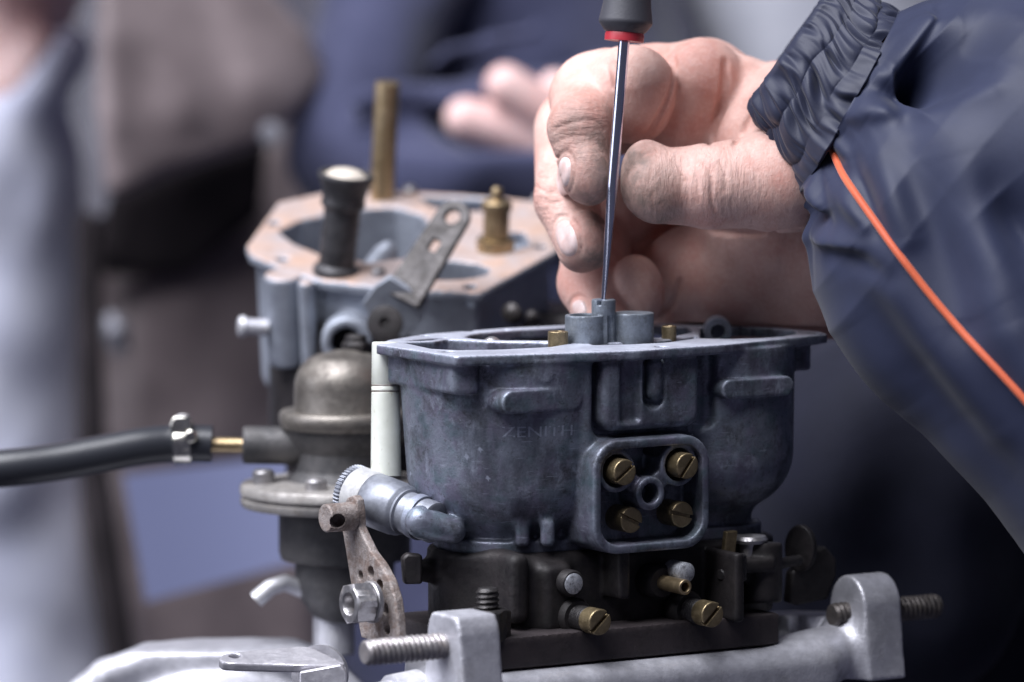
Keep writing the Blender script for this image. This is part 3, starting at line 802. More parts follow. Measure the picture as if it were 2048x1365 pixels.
# creases: thin grooves following the skin
def groove(pts, r, k=.8, dd=0):
    for a, b in zip(pts[:-1], pts[1:]): G.sub(cone(a, b, r, r), k)
def surf_d(px, py):
    """depth at which the view ray through a pixel meets the hand"""
    last = None
    for d in np.arange(-20, 120, .5):
        q = (P(px, py, d) - G.lo) / G.h; i = np.floor(q).astype(int); f = q - i
        if (i < 0).any() or (i >= G.n - 1).any(): continue
        c = G.D[i[0]:i[0] + 2, i[1]:i[1] + 2, i[2]:i[2] + 2]
        c = c[0] * (1 - f[0]) + c[1] * f[0]; c = c[0] * (1 - f[1]) + c[1] * f[1]; v = c[0] * (1 - f[2]) + c[1] * f[2]
        if v < 0: return d if last is None or last <= 0 or last > 100 else d - .5 + .5 * last / (last - v)
        last = v
    return None
def crease(pl, r=5, k=.6, sink=0.0):
    pts = []; pl = [np.array(p, float) for p in pl]
    sm = []
    for i in range(len(pl) - 1):
        p0, p1, p2, p3 = pl[max(i - 1, 0)], pl[i], pl[i + 1], pl[min(i + 2, len(pl) - 1)]
        n = max(2, int(np.linalg.norm(p2 - p1) / 5))
        for j in range(n):
            t = j / n; sm.append(.5 * (2 * p1 + (p2 - p0) * t + (2 * p0 - 5 * p1 + 4 * p2 - p3) * t * t + (3 * p1 - p0 - 3 * p2 + p3) * t ** 3))
    sm.append(pl[-1])
    for x, y in sm:
        d = surf_d(x, y)
        if d is not None: pts.append([x, y, d + sink])
    if len(pts) < 3: return
    A = np.array(pts)
    for _ in range(3): A[1:-1, 2] = (A[1:-1, 2] * 2 + A[2:, 2] + A[:-2, 2]) / 4
    n = len(A)
    for i in range(n - 1):
        w = math.sin(math.pi * (i + .5) / n) ** .5
        G.sub(cone(tuple(A[i]), tuple(A[i + 1]), r * w, r * w), k)
# folds of the finger inside, thumb joint, knuckles
crease([(1452, 120), (1450, 165), (1440, 225), (1418, 290)], 6, 1.6)
crease([(1347, 112), (1346, 160), (1334, 205), (1300, 262), (1270, 284)], 4, 1.4)
crease([(1500, 232), (1482, 268), (1468, 292)], 5, 1.2)
crease([(1222, 122), (1230, 145), (1236, 175)], 6, 1.6)
crease([(1400, 318), (1418, 336), (1424, 362), (1423, 392), (1428, 420)], 1.6, 1.0)
crease([(1372, 322), (1388, 340), (1396, 362), (1398, 386)], .6, .8); crease([(1440, 322), (1450, 350), (1452, 384)], .4, .8); crease([(1352, 326), (1364, 346), (1372, 366)], .4, .8)
crease([(1070, 372), (1092, 384), (1116, 386)], .5, .8); crease([(1066, 350), (1090, 358), (1108, 358)], .4, .8); crease([(1078, 396), (1100, 406), (1122, 404)], .4, .8)
crease([(1106, 262), (1140, 246), (1186, 240), (1212, 262)], .3, .9); crease([(1102, 290), (1140, 274), (1180, 272)], .3, .7)
crease([(1360, 560), (1348, 600), (1322, 640)], 4, 1.2); crease([(1600, 458), (1500, 468), (1420, 462)], 3, 1.2)
# dented nail beds
nails = [((1128, 350), 16, 42, -6, 'index'), ((1134, 477), 24, 42, 14, 'middle'), ((1160, 617), 16, 20, 20, 'ring')]
for (c2, rx, ry, rot, which) in nails:
    a = math.radians(rot); ring = []
    for th in np.linspace(math.radians(-150), math.radians(150), 26) + math.pi / 2 * 0:
        th2 = th - math.pi / 2        # open at the free end, which points down
        ex, ey = math.cos(th2) * (rx + 5), math.sin(th2) * (ry + 5)
        ring.append((c2[0] + ex * math.cos(a) + ey * math.sin(a), c2[1] - ex * math.sin(a) + ey * math.cos(a)))
    crease(ring, 3.0, .5)
# keep the hand clear of the carburettor it leans over
sl, X, Y, Z = G._blk((-200, -200, -200), (300, 80, ZT + .8), 0)
G.D[sl] = np.maximum(G.D[sl], (ZT + .8) - Z)
# the palm ends inside the cuff
mech = thing('person', "mechanic in navy jacket whose bare hand steadies the screwdriver", 'person', P(2000, 1500, 120))
hv, hq = G.mesh(2)
# fine skin relief
n1 = vnoise(hv[:, 0] / 3.1, hv[:, 1] / 3.1, hv[:, 2] / 3.1) - .5
hv[:, 2] += .22 * n1
HB = ORG[mech.name]
sk = NT('skin')
dx = sk.noise(11, 4, .6, .3); fine = sk.noise(1.3, 4, .6); wr = sk.noise(2.2, 5, .7, 1.2, None, (1.0, 1, .45)); red = sk.noise(17, 3, .5)
c = sk.mix(sk.ramp(dx, [(.35, 0.), (.65, 1.)]), (.545, .325, .275), (.64, .425, .37))
c = sk.mix(sk.math('MULTIPLY', sk.ramp(red, [(.45, 0.), (.66, 1.)]), .6), c, (.52, .215, .17))
c = sk.mix(sk.math('MULTIPLY', sk.ramp(fine, [(.45, 0.), (.7, 1.)]), .18), c, (.82, .66, .60))
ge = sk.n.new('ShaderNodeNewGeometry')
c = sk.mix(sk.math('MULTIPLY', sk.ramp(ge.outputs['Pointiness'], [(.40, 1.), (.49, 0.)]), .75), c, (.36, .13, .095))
vein = sk.noise(7, 2, .5, 1.5, None, (1, 1, .5)); c = sk.mix(sk.math('MULTIPLY', sk.ramp(vein, [(.47, 0.), (.5, 1.), (.53, 0.)]), .12), c, (.42, .30, .33))
# oil and grime worked into the finger ends that grip the shaft
dirt = None
for (px, py, d, r0, r1) in ((1222, 392, 30, 8, 22), (1250, 410, 22, 10, 20), (1196, 520, 36, 3, 17), (1195, 300, 28, 2, 22), (1245, 340, 24, 7, 14), (1150, 250, 26, 0, 18), (1300, 440, 22, 4, 16)):
    dd = sk.dist_to(P(px, py, d), HB)
    mpr = sk.n.new('ShaderNodeMapRange'); mpr.inputs[1].default_value = r0; mpr.inputs[2].default_value = r1; mpr.inputs[3].default_value = 1; mpr.inputs[4].default_value = 0
    sk.link(dd, mpr.inputs[0]); dirt = mpr.outputs[0] if dirt is None else sk.math('MAXIMUM', dirt, mpr.outputs[0])
dn = sk.noise(5, 6, .7, .5)
dirt = sk.math('MULTIPLY', dirt, sk.ramp(dn, [(.25, .35), (.62, 1.)]), True)
c = sk.mix(sk.math('MULTIPLY', dirt, .86), c, (.125, .095, .08))
def near(px, py, d, r0, r1):
    dd = sk.dist_to(P(px, py, d), HB); m_ = sk.n.new('ShaderNodeMapRange'); m_.inputs[1].default_value = r0; m_.inputs[2].default_value = r1; m_.inputs[3].default_value = 1; m_.inputs[4].default_value = 0
    sk.link(dd, m_.inputs[0]); return m_.outputs[0]
w1 = sk.noise(2.4, 4, .6, .6, None, (1.7, .6, .28)); w2 = sk.noise(2.2, 4, .6, .6, None, (.3, .6, 1.7))
sk.bump(sk.math('MULTIPLY', w1, near(1390, 370, 20, 12, 30)), .5); sk.bump(sk.math('MULTIPLY', w2, sk.math('MAXIMUM', near(1150, 250, 28, 8, 16), near(1095, 385, 50, 8, 18))), .6)
c = sk.mix(sk.math('MULTIPLY', sk.math('MULTIPLY', sk.ramp(w1, [(.30, 1.), (.46, 0.)]), near(1390, 370, 20, 12, 34)), .22), c, (.33, .15, .11))
c = sk.mix(sk.math('MULTIPLY', sk.math('MULTIPLY', sk.ramp(w2, [(.30, 1.), (.46, 0.)]), sk.math('MAXIMUM', near(1150, 250, 28, 8, 18), near(1095, 385, 50, 8, 22))), .45), c, (.27, .15, .12))
sk.bump(wr, .30, .8); sk.bump(sk.voro(.8, 'DISTANCE_TO_EDGE'), .08, .7); sk.bump(fine, .10)
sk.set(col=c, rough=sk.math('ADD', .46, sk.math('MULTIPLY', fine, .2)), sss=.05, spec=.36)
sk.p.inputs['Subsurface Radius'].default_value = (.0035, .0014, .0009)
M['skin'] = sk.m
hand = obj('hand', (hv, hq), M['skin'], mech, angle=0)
nl = NT('nail'); nn = nl.noise(1.2, 4, .6, 0, None, (3, 3, .4)); nl.bump(nn, .04)
M['nail'] = nl.set(col=nl.mix(nl.ramp(nl.noise(5, 3), [(.4, 0.), (.6, 1.)]), (.58, .42, .39), (.68, .54, .52)), rough=.32, sss=.08, spec=.5)
nl.p.inputs['Subsurface Radius'].default_value = (.002, .001, .0007)
def grad(q):
    g = np.zeros(3)
    for a in range(3):
        e = np.zeros(3); e[a] = 1.2
        i1 = np.clip(np.round((q + e - G.lo) / G.h).astype(int), 0, G.n - 1); i0 = np.clip(np.round((q - e - G.lo) / G.h).astype(int), 0, G.n - 1)
        g[a] = G.D[tuple(i1)] - G.D[tuple(i0)]
    return norm(g)
for (c2, rx, ry, rot, which) in nails:
    # a thin curved plate laid on the finger surface: outline points dropped on the skin along the view, lifted along the normal
    V = []; Fc = []; nr, ns = 9, 28
    for i in range(nr + 1):
        rr = i / nr
        for k in range(ns):
            th = 2 * math.pi * k / ns; sup = 2.6
            ex = math.copysign(abs(math.cos(th)) ** (2 / sup), math.cos(th)) * rx * rr; ey = math.copysign(abs(math.sin(th)) ** (2 / sup), math.sin(th)) * ry * rr
            a = math.radians(rot); x = c2[0] + ex * math.cos(a) + ey * math.sin(a); y = c2[1] - ex * math.sin(a) + ey * math.cos(a)
            d = surf_d(x, y); 
            while d is None: 
                x += 2; d = surf_d(x, y)
            q = P(x, y, d); n = grad(q)
            V.append(q + n * (.75 if rr < .8 else .75 - (rr - .8) * 6.0))
    V = np.array(V)
    # smooth the stepped depths
    A = V.reshape(nr + 1, ns, 3)
    for _ in range(6):
        B = A.copy(); B[1:-1] = (A[1:-1] * 2 + np.roll(A, 1, 1)[1:-1] + np.roll(A, -1, 1)[1:-1] + A[2:] + A[:-2]) / 6; B[0] = A[1].mean(0); A = B
    V = A.reshape(-1, 3)
    for i in range(nr):
        for k in range(ns):
            k2 = (k + 1) % ns; Fc.append([i * ns + k, (i + 1) * ns + k, (i + 1) * ns + k2, i * ns + k2])
    obj('fingernail', (V, Fc), M['nail'], hand, angle=0)

# ------------------------------------------------------------------ the mechanic: jacket sleeve, cuff, piping, body
def cloth(name, c1, c2, rough=.6, sheen=.2, weave=.5, spec=.3, bump=.06):
    t = NT(name); a = t.noise(30, 4, .6); f = t.noise(weave, 2, .5); b = t.noise(6, 5, .6)
    t.bump(f, bump); t.bump(b, .10, .5)
    return t.set(col=t.mix(t.ramp(a, [(.35, 0.), (.65, 1.)]), c1, c2), rough=rough, sheen=sheen, spec=spec)
M['navy'] = cloth('navy_nylon', (.0095, .0135, .038), (.0145, .0195, .050), .55, .10, .28, .28, .05)
M['navy_dark'] = cloth('dark_navy_cloth', (.008, .009, .018), (.012, .013, .026), .75, .05, 1.0, .15)
M['navy_cuff'] = cloth('navy_cuff_nylon', (.0085, .0115, .031), (.0125, .016, .040), .55, .10, .28, .34, .04)
M['orange'] = cloth('orange_piping', (.44, .075, .026), (.54, .105, .038), .55, .2, .8, .3)
SA = (1640, 110); SD = np.array([.641, .768]); SPp = np.array([-.768, .641])
AXW = lambda v: np.array([1, 0, 0]) * v[0] - UPV * v[1]          # screen direction -> world
def s_center(s):
    q = P(SA[0] + SD[0] * s * 7, SA[1] + SD[1] * s * 7, 0)
    return q + FWD * (32 - .36 * s)
def ease(x): x = np.clip(x, 0, 1); return x * x * (3 - 2 * x)
def seg_d(px, py, a, b):
    ax_, ay = a; bx, by = b; ex, ey = bx - ax_, by - ay
    t = np.clip(((px - ax_) * ex + (py - ay) * ey) / (ex * ex + ey * ey), 0, 1)
    return np.hypot(px - ax_ - t * ex, py - ay - t * ey), t
def sleeve_mesh(s_of, r_of, disp, nphi, nt):
    ph = np.linspace(-math.pi, math.pi, nphi, endpoint=False)[None, :]; t = np.linspace(0, 1, nt + 1)[:, None]
    s = s_of(t, ph) + 0 * ph; r = r_of(s, ph)
    scx = SA[0] + SD[0] * s * 7 + SPp[0] * r * np.sin(ph) * 7; scy = SA[1] + SD[1] * s * 7 + SPp[1] * r * np.sin(ph) * 7
    r2 = r + disp(t, ph, s, scx, scy)
    c0 = s_center(0.); c1 = s_center(1.) - c0; pw = AXW(SPp); tc = -FWD
    V = c0 + s[..., None] * c1 + (r2 * np.cos(ph))[..., None] * tc + (r2 * np.sin(ph))[..., None] * pw
    I = np.arange((nt + 1) * nphi).reshape(nt + 1, nphi); J = np.roll(I, -1, 1)
    Fc = np.stack([I[:-1], I[1:], J[1:], J[:-1]], -1).reshape(-1, 4)
    return V.reshape(-1, 3), Fc
def s_seam(f): return 16 + 11 * np.sin(f)
def s_end(f): return -9 + 5.5 * np.sin(f)
Nph = 640
def ring_noise(f, n, row, t, tn):
    """noise round the sleeve, seamless, n cells about and tn cells along"""
    x = np.cos(f) * n / 6.2832 + 20; y = np.sin(f) * n / 6.2832 + 20
    return vnoise(x + 0 * t, y + 0 * t, t * tn + row * 9.7 + 0 * f) - .5
# elastic cuff: shirred rows, tucks running along the arm
def cuff_disp(t, f, s, x, y):
    wob = .10 * np.sin(f * 4 + 1) + .05 * np.sin(f * 11) + .25 * ring_noise(f, 18, 8, t, 1)
    u = (t + wob * .3) * 2.6; e = np.abs(np.sin(math.pi * u)) ** .6
    f2 = f + .10 * ring_noise(f, 30, 1, t, 3) + .05 * np.sin(t * 7)
    a = ring_noise(f2, 58, 0, t, 2.0); b = ring_noise(f2, 30, 3, t, 2.5); c = ring_noise(f2, 110, 5, t, 3)
    amp = .5 + 1.1 * (ring_noise(f, 22, 7, t, 2) + .5)
    d = (.5 - 4.2 * a * a * 2) * 1.7 * amp * (.55 + .45 * e) + b * 3.6 * (.4 + .6 * e) + c * 1.2 - (1 - e) * .7
    return d - 1.6 * np.clip(1 - t / .07, 0, 1) ** 2
def cuff_r(s, f):
    t = (s - s_end(f)) / (s_seam(f) - s_end(f)); return 22.8 + 4.9 * np.clip(t, 0, 1) + 1.0 * np.sin(f * 2 + .6)
cv = sleeve_mesh(lambda t, f: s_end(f) + t * (s_seam(f) - s_end(f)), cuff_r, cuff_disp, 900, 110)
jacket = obj('jacket_cuff', cv, M['navy_cuff'], mech, angle=0)
m = jacket.modifiers.new('thickness', 'SOLIDIFY'); m.thickness = -.0012; m.offset = -1
# sleeve
RK = [(0, 27.5), (6, 31), (14, 38), (24, 45), (36, 48.5), (60, 49), (100, 47.5), (240, 50)]
def sleeve_r(s, f):
    q = np.maximum(s - s_seam(f), 0); r = np.interp(q, [a for a, b in RK], [b for a, b in RK])
    return r * (1 + .62 * np.clip(-np.sin(f), 0, 1) ** 1.5 * np.clip(q / 9, 0, 1))
FOLDS = [  # (a, b, width px, mm)
    ((1820, 195), (1965, 95), 52, -24), ((1690, 226), (1850, 216), 26, 4.0), ((1850, 216), (1960, 176), 28, 4.5), ((1965, 165), (2010, 60), 38, 4.0), ((1790, 130), (1850, 30), 30, 5.0),
    ((1640, 300), (1672, 345), 18, -3.0), ((1620, 345), (1650, 410), 15, 3.0), ((1668, 370), (1720, 450), 20, 2.4), ((1700, 330), (1745, 470), 18, -2.2), ((1750, 320), (1800, 480), 28, 2.2),
    ((1622, 425), (1650, 452), 15, -3.0), ((1625, 465), (1700, 500), 20, 2.4), ((1650, 500), (1760, 560), 24, -1.8),
    ((1810, 330), (1900, 640), 52, -3.6), ((1900, 320), (2000, 640), 56, 3.0), ((1690, 560), (1880, 840), 52, -2.4), ((1740, 540), (1960, 860), 44, 2.2),
    ((1970, 400), (2080, 520), 62, -5.0), ((1960, 620), (2120, 860), 50, 2.6), ((1820, 760), (2040, 1030), 44, -2.4), ((2040, 120), (2080, 420), 60, 3.5), ((1690, 660), (1800, 820), 40, 1.8),
]
def sleeve_disp(t, f, s, x, y):
    d = np.zeros_like(x)
    for a, b, w_, am in FOLDS:
        q, u = seg_d(x, y, a, b); d += am * np.exp(-(q / w_) ** 2) * 1.35 * (.35 + .65 * np.sin(math.pi * np.clip(u * .9 + .05, 0, 1)))
    q = np.maximum(s - s_seam(f), 0)
    d += ring_noise(f + .05 * np.sin(q * .2), 46, 2, t, 3) * 5.0 * np.exp(-(q / 17.) ** 2) * np.clip(q / 2, 0, 1)
    d += np.clip(q / 14, 0, 1) * .8 * np.sin(f * 4 + .012 * s + .8 * np.sin(s * .05)) * np.sin(f * 2.3 + 1)
    return d * np.where(np.cos(f) > -.3, 1, .3)
sl_v, sl_f = sleeve_mesh(lambda t, f: s_seam(f) - .5 + (t ** 1.25) * 185, sleeve_r, sleeve_disp, 460, 280)
sleeve = obj('jacket_sleeve', (sl_v, sl_f), M['navy'], mech, angle=0)
# orange piping sewn along the sleeve, following its surface
from mathutils.bvhtree import BVHTree
bt = BVHTree.FromPolygons([Vector(v) for v in sl_v], [list(map(int, q)) for q in sl_f])
pp_ = []
ctrl = [(1655, 268), (1664, 300), (1686, 352), (1725, 408), (1790, 500), (1860, 590), (1930, 672), (1990, 735), (2048, 798), (2110, 870)]
for (x0, y0), (x1, y1) in zip(ctrl[:-1], ctrl[1:]):
    for j in range(6):
        x, y = x0 + (x1 - x0) * j / 6, y0 + (y1 - y0) * j / 6
        q = P(x, y, 0); d = norm(q - CAM); hit = bt.ray_cast(Vector(CAM), Vector(d))
        if hit[0] is not None: pp_.append(np.array(hit[0]) - d * .5)
A = np.array(pp_)
for _ in range(4): A[1:-1] = (A[1:-1] * 2 + A[2:] + A[:-2]) / 4
obj('piping', tube(list(A), 1.15, 10), M['orange'], sleeve)
# his dark clothing in the shade behind
def person_field(lo, hi, h): return Field(lo, hi, h)
# unseen front of his jacket, right of the frame, added to block light there
jb = P(2720, 560, 190)
Jf = Field(jb - np.array([110, 190, 190]), jb + np.array([150, 190, 260]), 6.0)
Jf.add(s_ell(jb + np.array([30, 20, 20]), np.eye(3), (95, 150, 260)))
jv, jq = Jf.mesh(1); jn = vnoise(jv[:, 0] / 50, jv[:, 1] / 50, jv[:, 2] / 50) - .5; jv[:, 0] += jn * 20
obj('unseen_jacket_front', (jv, jq), M['navy'], mech, angle=0)
bc = P(2080, 1050, 250)
Bf = Field(bc - np.array([120, 110, 170]), bc + np.array([190, 140, 150]), 3.0)
Bf.add(s_ell(bc + np.array([50, 30, -40]), np.eye(3), (140, 90, 190)))
Bf.add(s_cone(P(1560, 1500, 230), P(1800, 980, 190), 42, 52), 20)
Bf.add(s_cone(P(1640, 760, 220), P(1860, 1220, 170), 12, 26), 14)
bv, bq = Bf.mesh(1)
bn = vnoise(bv[:, 0] / 30, bv[:, 1] / 30, bv[:, 2] / 55) - .5; bv[:, 1] += bn * 16
obj('trousers', (bv, bq), M['navy_dark'], mech, angle=0)

# ------------------------------------------------------------------ second carburettor, behind
TAU = math.radians(15.5); DR = 185
PN = norm(np.array([-.03, -math.sin(TAU), math.cos(TAU)])); PO = P(800, 480, DR)
def onp(px, py, lift=0.0):
    a = P(px, py, 0); d = norm(a - CAM); t = ((PO + PN * lift - CAM) @ PN) / (d @ PN); return CAM + d * t
PX = norm(np.cross(np.array([0, 1, 0.]), PN)); PX = norm(PX); PY = np.cross(PN, PX); RP = np.stack([PX, PY, PN], 1)
def loc2(px, py):
    q = onp(px, py) - PO; return (q @ PX, q @ PY)
rear = thing('carburettor', 'second carburettor behind, rusty top face with brass rod and black lever', 'carburettor', P(800, 760, DR))
ro = NT('rust_stained_joint_face')
a = ro.noise(14, 5, .6, .5); b = ro.noise(5, 5, .7)
c = ro.mix(ro.ramp(a, [(.30, 0.), (.66, 1.)]), (.44, .40, .41), (.54, .37, .29))
c = ro.mix(ro.math('MULTIPLY', ro.ramp(b, [(.5, 0.), (.72, 1.)]), .6), c, (.30, .18, .12))
ro.bump(b, .2); M['rustface'] = ro.set(col=c, rough=.5, metal=.25)
M['rcast'] = metal('grey_cast_body', (.25, .27, .32), (.35, .38, .44), (.09, .09, .1), .5, .5, .35, 16, .12, .6)
rp = [loc2(*q) for q in [(492, 492), (556, 404), (640, 386), (820, 381), (1000, 394), (1078, 402), (1116, 500), (962, 586), (860, 582), (760, 576), (640, 561), (570, 540), (500, 510)]]
lo = np.min([onp(*q) for q in [(480, 480), (556, 380), (1130, 500), (960, 600)]], 0) - np.array([4, 6, 62]); hi = np.max([onp(*q) for q in [(480, 480), (640, 370), (1130, 500), (960, 600)]], 0) + np.array([4, 6, 8])
Rf = Field(lo, hi, .8)
Rf.add(s_poly(shrink(rp, 5.5), -46, -2, 2, 2.5, PO, RP))
Rf.add(s_cyl(onp(566, 548) - PN * 30, onp(566, 548), 6, 1), 2)
Rf.add(s_cyl(onp(612, 562) - PN * 46, onp(612, 562), 2.6, 1), 1.5)
Rf.add(s_cyl(onp(690, 575) - PN * 17 + np.array([0, 6, 0]), onp(690, 575) - PN * 17 + np.array([0, -5, -1]), 8, .8), 1.5)
Rf.add(s_poly(shrink(rp, 2.5), -3.4, 0, .5, 2.5, PO, RP), .8)
def el(cx, cy, rx, ry, n=22): return [loc2(cx + rx * math.cos(t), cy + ry * math.sin(t)) for t in np.linspace(0, 2 * math.pi, n + 1)[:-1]]
Rf.sub(s_poly(shrink([loc2(*q) for q in [(556, 462), (600, 440), (660, 428), (700, 418), (790, 414), (845, 430), (868, 460), (860, 490), (820, 515), (740, 524), (650, 512), (590, 488)]], 2), -30, 6, 0, 2, PO, RP), .5)
Rf.sub(s_poly(el(888, 541, 92, 19), -20, 6, 0, 0, PO, RP), .5)
Rf.sub(s_poly([loc2(*q) for q in [(838, 392), (985, 398), (1010, 420), (900, 422), (860, 410)]], -16, 6, 0, 0, PO, RP), .5)
Rf.sub(s_poly([loc2(*q) for q in [(962, 470), (1046, 462), (1060, 490), (1010, 505), (960, 498)]], -5, 6, 0, 0, PO, RP), .5)
q = onp(690, 575) - PN * 17; Rf.sub(s_cyl(q + np.array([0, 10, 0]), q + np.array([0, -14, -2]), 5.0), .4)
for x, y in ((566, 518), (668, 545), (940, 573), (1080, 492), (548, 446)):
    Rf.sub(s_cyl(onp(x, y) - PN * 6, onp(x, y) + PN * 3, 2.0), .2)
rb = obj('body', Rf.mesh(), M['rcast'], rear, angle=0); rb.data.materials.append(M['rustface'])
me = rb.data; n_ = len(me.polygons); cen = np.empty(n_ * 3, np.float32); me.polygons.foreach_get('center', cen); cen = cen.reshape(-1, 3) * 1000 + ORG[rear.name]
nor = np.empty(n_ * 3, np.float32); me.polygons.foreach_get('normal', nor); nor = nor.reshape(-1, 3)
me.polygons.foreach_set('material_index', (((cen - PO) @ PN > -.7) & (nor @ PN > .75)).astype(np.int32))
ku = (DIST + DR) / DIST
def dep(q): return (q - CAM) @ FWD - DIST
def tip(q0, px, py):
    d = dep(q0); L = np.linalg.norm(P(px, py, d) - q0); return P(px, py, d - .27 * L)
def rr(px): return px / 7 * ku
# lump inside the bore
q = onp(750, 515); obj('float_bowl_vent', lathe([(3, -14), (6, -10), (5.2, 2), (4, 8), (2.2, 11), (.1, 12)], q - PN * 6, norm(PN + np.array([.5, .2, 0])), 24), M['rcast'], rear)
# brass rod
q0 = onp(764, 396); q1 = tip(q0, 775, 166)
obj('brass_rod', lathe([(rr(25), -3), (rr(25), np.linalg.norm(q1 - q0) - .6), (rr(23.5), np.linalg.norm(q1 - q0))], q0, q1 - q0, 40), M['brass_clean'], rear)
# black accelerator column with cream top
q0 = onp(672, 543); q1 = tip(q0, 692, 352); axc = norm(q1 - q0); Lc = np.linalg.norm(q1 - q0)
col_ = obj('rubber_column', lathe([(rr(46), -1), (rr(46), 1.2), (rr(36), 2.5)] + [(rr(37 - (1.5 if i % 2 else 0)), 3 + i * 1.6) for i in range(int((Lc * .62) / 1.6))] + [(rr(38), Lc * .66), (rr(44), Lc * .7), (rr(44), Lc * .73), (rr(42), Lc * .75), (rr(46), Lc * .88), (rr(54), Lc * .97), (rr(56), Lc), (rr(54), Lc + .8), (rr(47), Lc + .8), (rr(45), Lc - .6)], q0, axc, 48), metal('worn_black_column', (.035, .034, .038), (.09, .088, .095), (.02, .018, .018), .5, .42, .5, 6, .1, .56), rear, angle=50)
M['cream'] = metal('cream_cap', (.50, .44, .37), (.64, .58, .50), (.3, .26, .22), .4, .5, .1, 6, .05, .64)
obj('cream_cap', lathe([(rr(46), -1), (rr(44), .3), (rr(36), 1.2), (rr(30), 2.0), (rr(20), 2.5), (rr(8), 2.7), (.05, 2.75)], q1 - axc * .5, axc, 40), M['cream'], col_)
# brass fitting
q0 = onp(991, 498); axf = norm(tip(q0, 994, 398) - q0)
obj('brass_fitting', lathe([(rr(38), -1), (rr(38), 3.2), (rr(26), 3.4), (rr(26), 12.6), (rr(30), 12.8), (rr(30), 15.2), (rr(24), 15.8), (rr(12), 16.2), (rr(11), 19.4), (rr(8), 20)], q0, axf, 36), M['brass_clean'], rear)
# black lever standing in front, bent at its foot
Rl = frame(norm(np.array([-.25, -1, .35])))
c0 = P(906, 436, DR - 52); c1 = P(812, 585, DR - 58)
dirl = norm(c1 - c0); nl_ = norm(np.array([-.35, -.9, .25])); nl_ = norm(nl_ - dirl * (nl_ @ dirl)); Rl = np.stack([dirl, np.cross(nl_, dirl), nl_], 1)
Ll = np.linalg.norm(c1 - c0); wl = 5.6
lf = Field(np.minimum(c0, c1) - 16, np.maximum(c0, c1) + 16, .4)
lf.add(s_poly([(wl * math.cos(t), wl * math.sin(t)) for t in np.linspace(math.pi / 2, 3 * math.pi / 2, 14)] + [(Ll + 3, -wl - 1), (Ll + 3, wl + 1)], -1.1, 1.1, .3, 0, c0, Rl))
lf.sub(s_cyl(c0 - nl_ * 5, c0 + nl_ * 5, 2.4), .1)
for a_, b_ in ((9.5, 12),):
    lf.sub(s_box(c0 + dirl * (a_ + b_) / 2, Rl, ((b_ - a_) / 2 + .8, 1.5, 4), .6))
lev2 = obj('choke_lever', lf.mesh(), M['blackpart'], rear, angle=35)
c2 = P(765, 650, DR - 50); d2 = norm(c2 - c1); n2 = norm(np.array([.1, -1, .05])); n2 = norm(n2 - d2 * (n2 @ d2)); R2 = np.stack([d2, np.cross(n2, d2), n2], 1)
obj('lever_foot', prism([(-2, -7), (-2, 7), (6, 9), (14, 8), (16, 0), (12, -9), (4, -9)], c1, R2, -1.1, 1.1), M['blackpart'], lev2, True, .4, 30); lev2.children[0].data.materials[0] = M['rcast']
q = P(770, 650, DR - 66); obj('lever_boss', lathe([(5.6, 0), (5.6, 1), (4, 1.4), (1.8, 1.4), (1.6, .4)], q + np.array([0, 4, 0]), (-.15, -1, .2), 32), M['dark'], lev2)
# small fasteners on the joint face and a spigot at the side
for x, y, r in ((820, 386, 2.4), (757, 551, 2.2), (1078, 404, 2.2)):
    obj('screw_head', lathe([(r, -1), (r, 1.6), (r * .7, 2.4), (.05, 2.6)], onp(x, y), PN, 24), M['steel'], rear)
q = P(536, 656, DR - 22); obj('spigot', lathe([(2.6, 0), (2.6, 7), (3.4, 7.4), (3.2, 9), (2, 9.6)], q, (-1, -.1, .06), 28), M['alu'], rear)
# its lower half, in the dark throttle-body metal
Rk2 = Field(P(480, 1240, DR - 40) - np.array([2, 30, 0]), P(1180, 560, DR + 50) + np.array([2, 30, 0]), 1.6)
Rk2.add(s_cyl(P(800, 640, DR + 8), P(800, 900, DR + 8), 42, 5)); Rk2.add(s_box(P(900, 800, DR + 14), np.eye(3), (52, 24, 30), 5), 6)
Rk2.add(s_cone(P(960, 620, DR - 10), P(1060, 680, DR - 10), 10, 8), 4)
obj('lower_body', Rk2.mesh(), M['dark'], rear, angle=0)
M['dirtysteel'] = metal('dirty_steel', (.032, .029, .03), (.085, .078, .078), (.02, .015, .012), .6, .42, .5, 6, .08, .54)
lev2.data.materials[0] = M['dirtysteel']
for x, y, r in ((1030, 632, 3.0), (1072, 640, 2.0)):
    q = P(x, y, DR - 34); obj('link_pin', lathe([(r, 0), (r, 5), (r * .6, 6), (.05, 6.3)], q, (-.3, -1, .35), 24), M['dirtysteel'], rear)

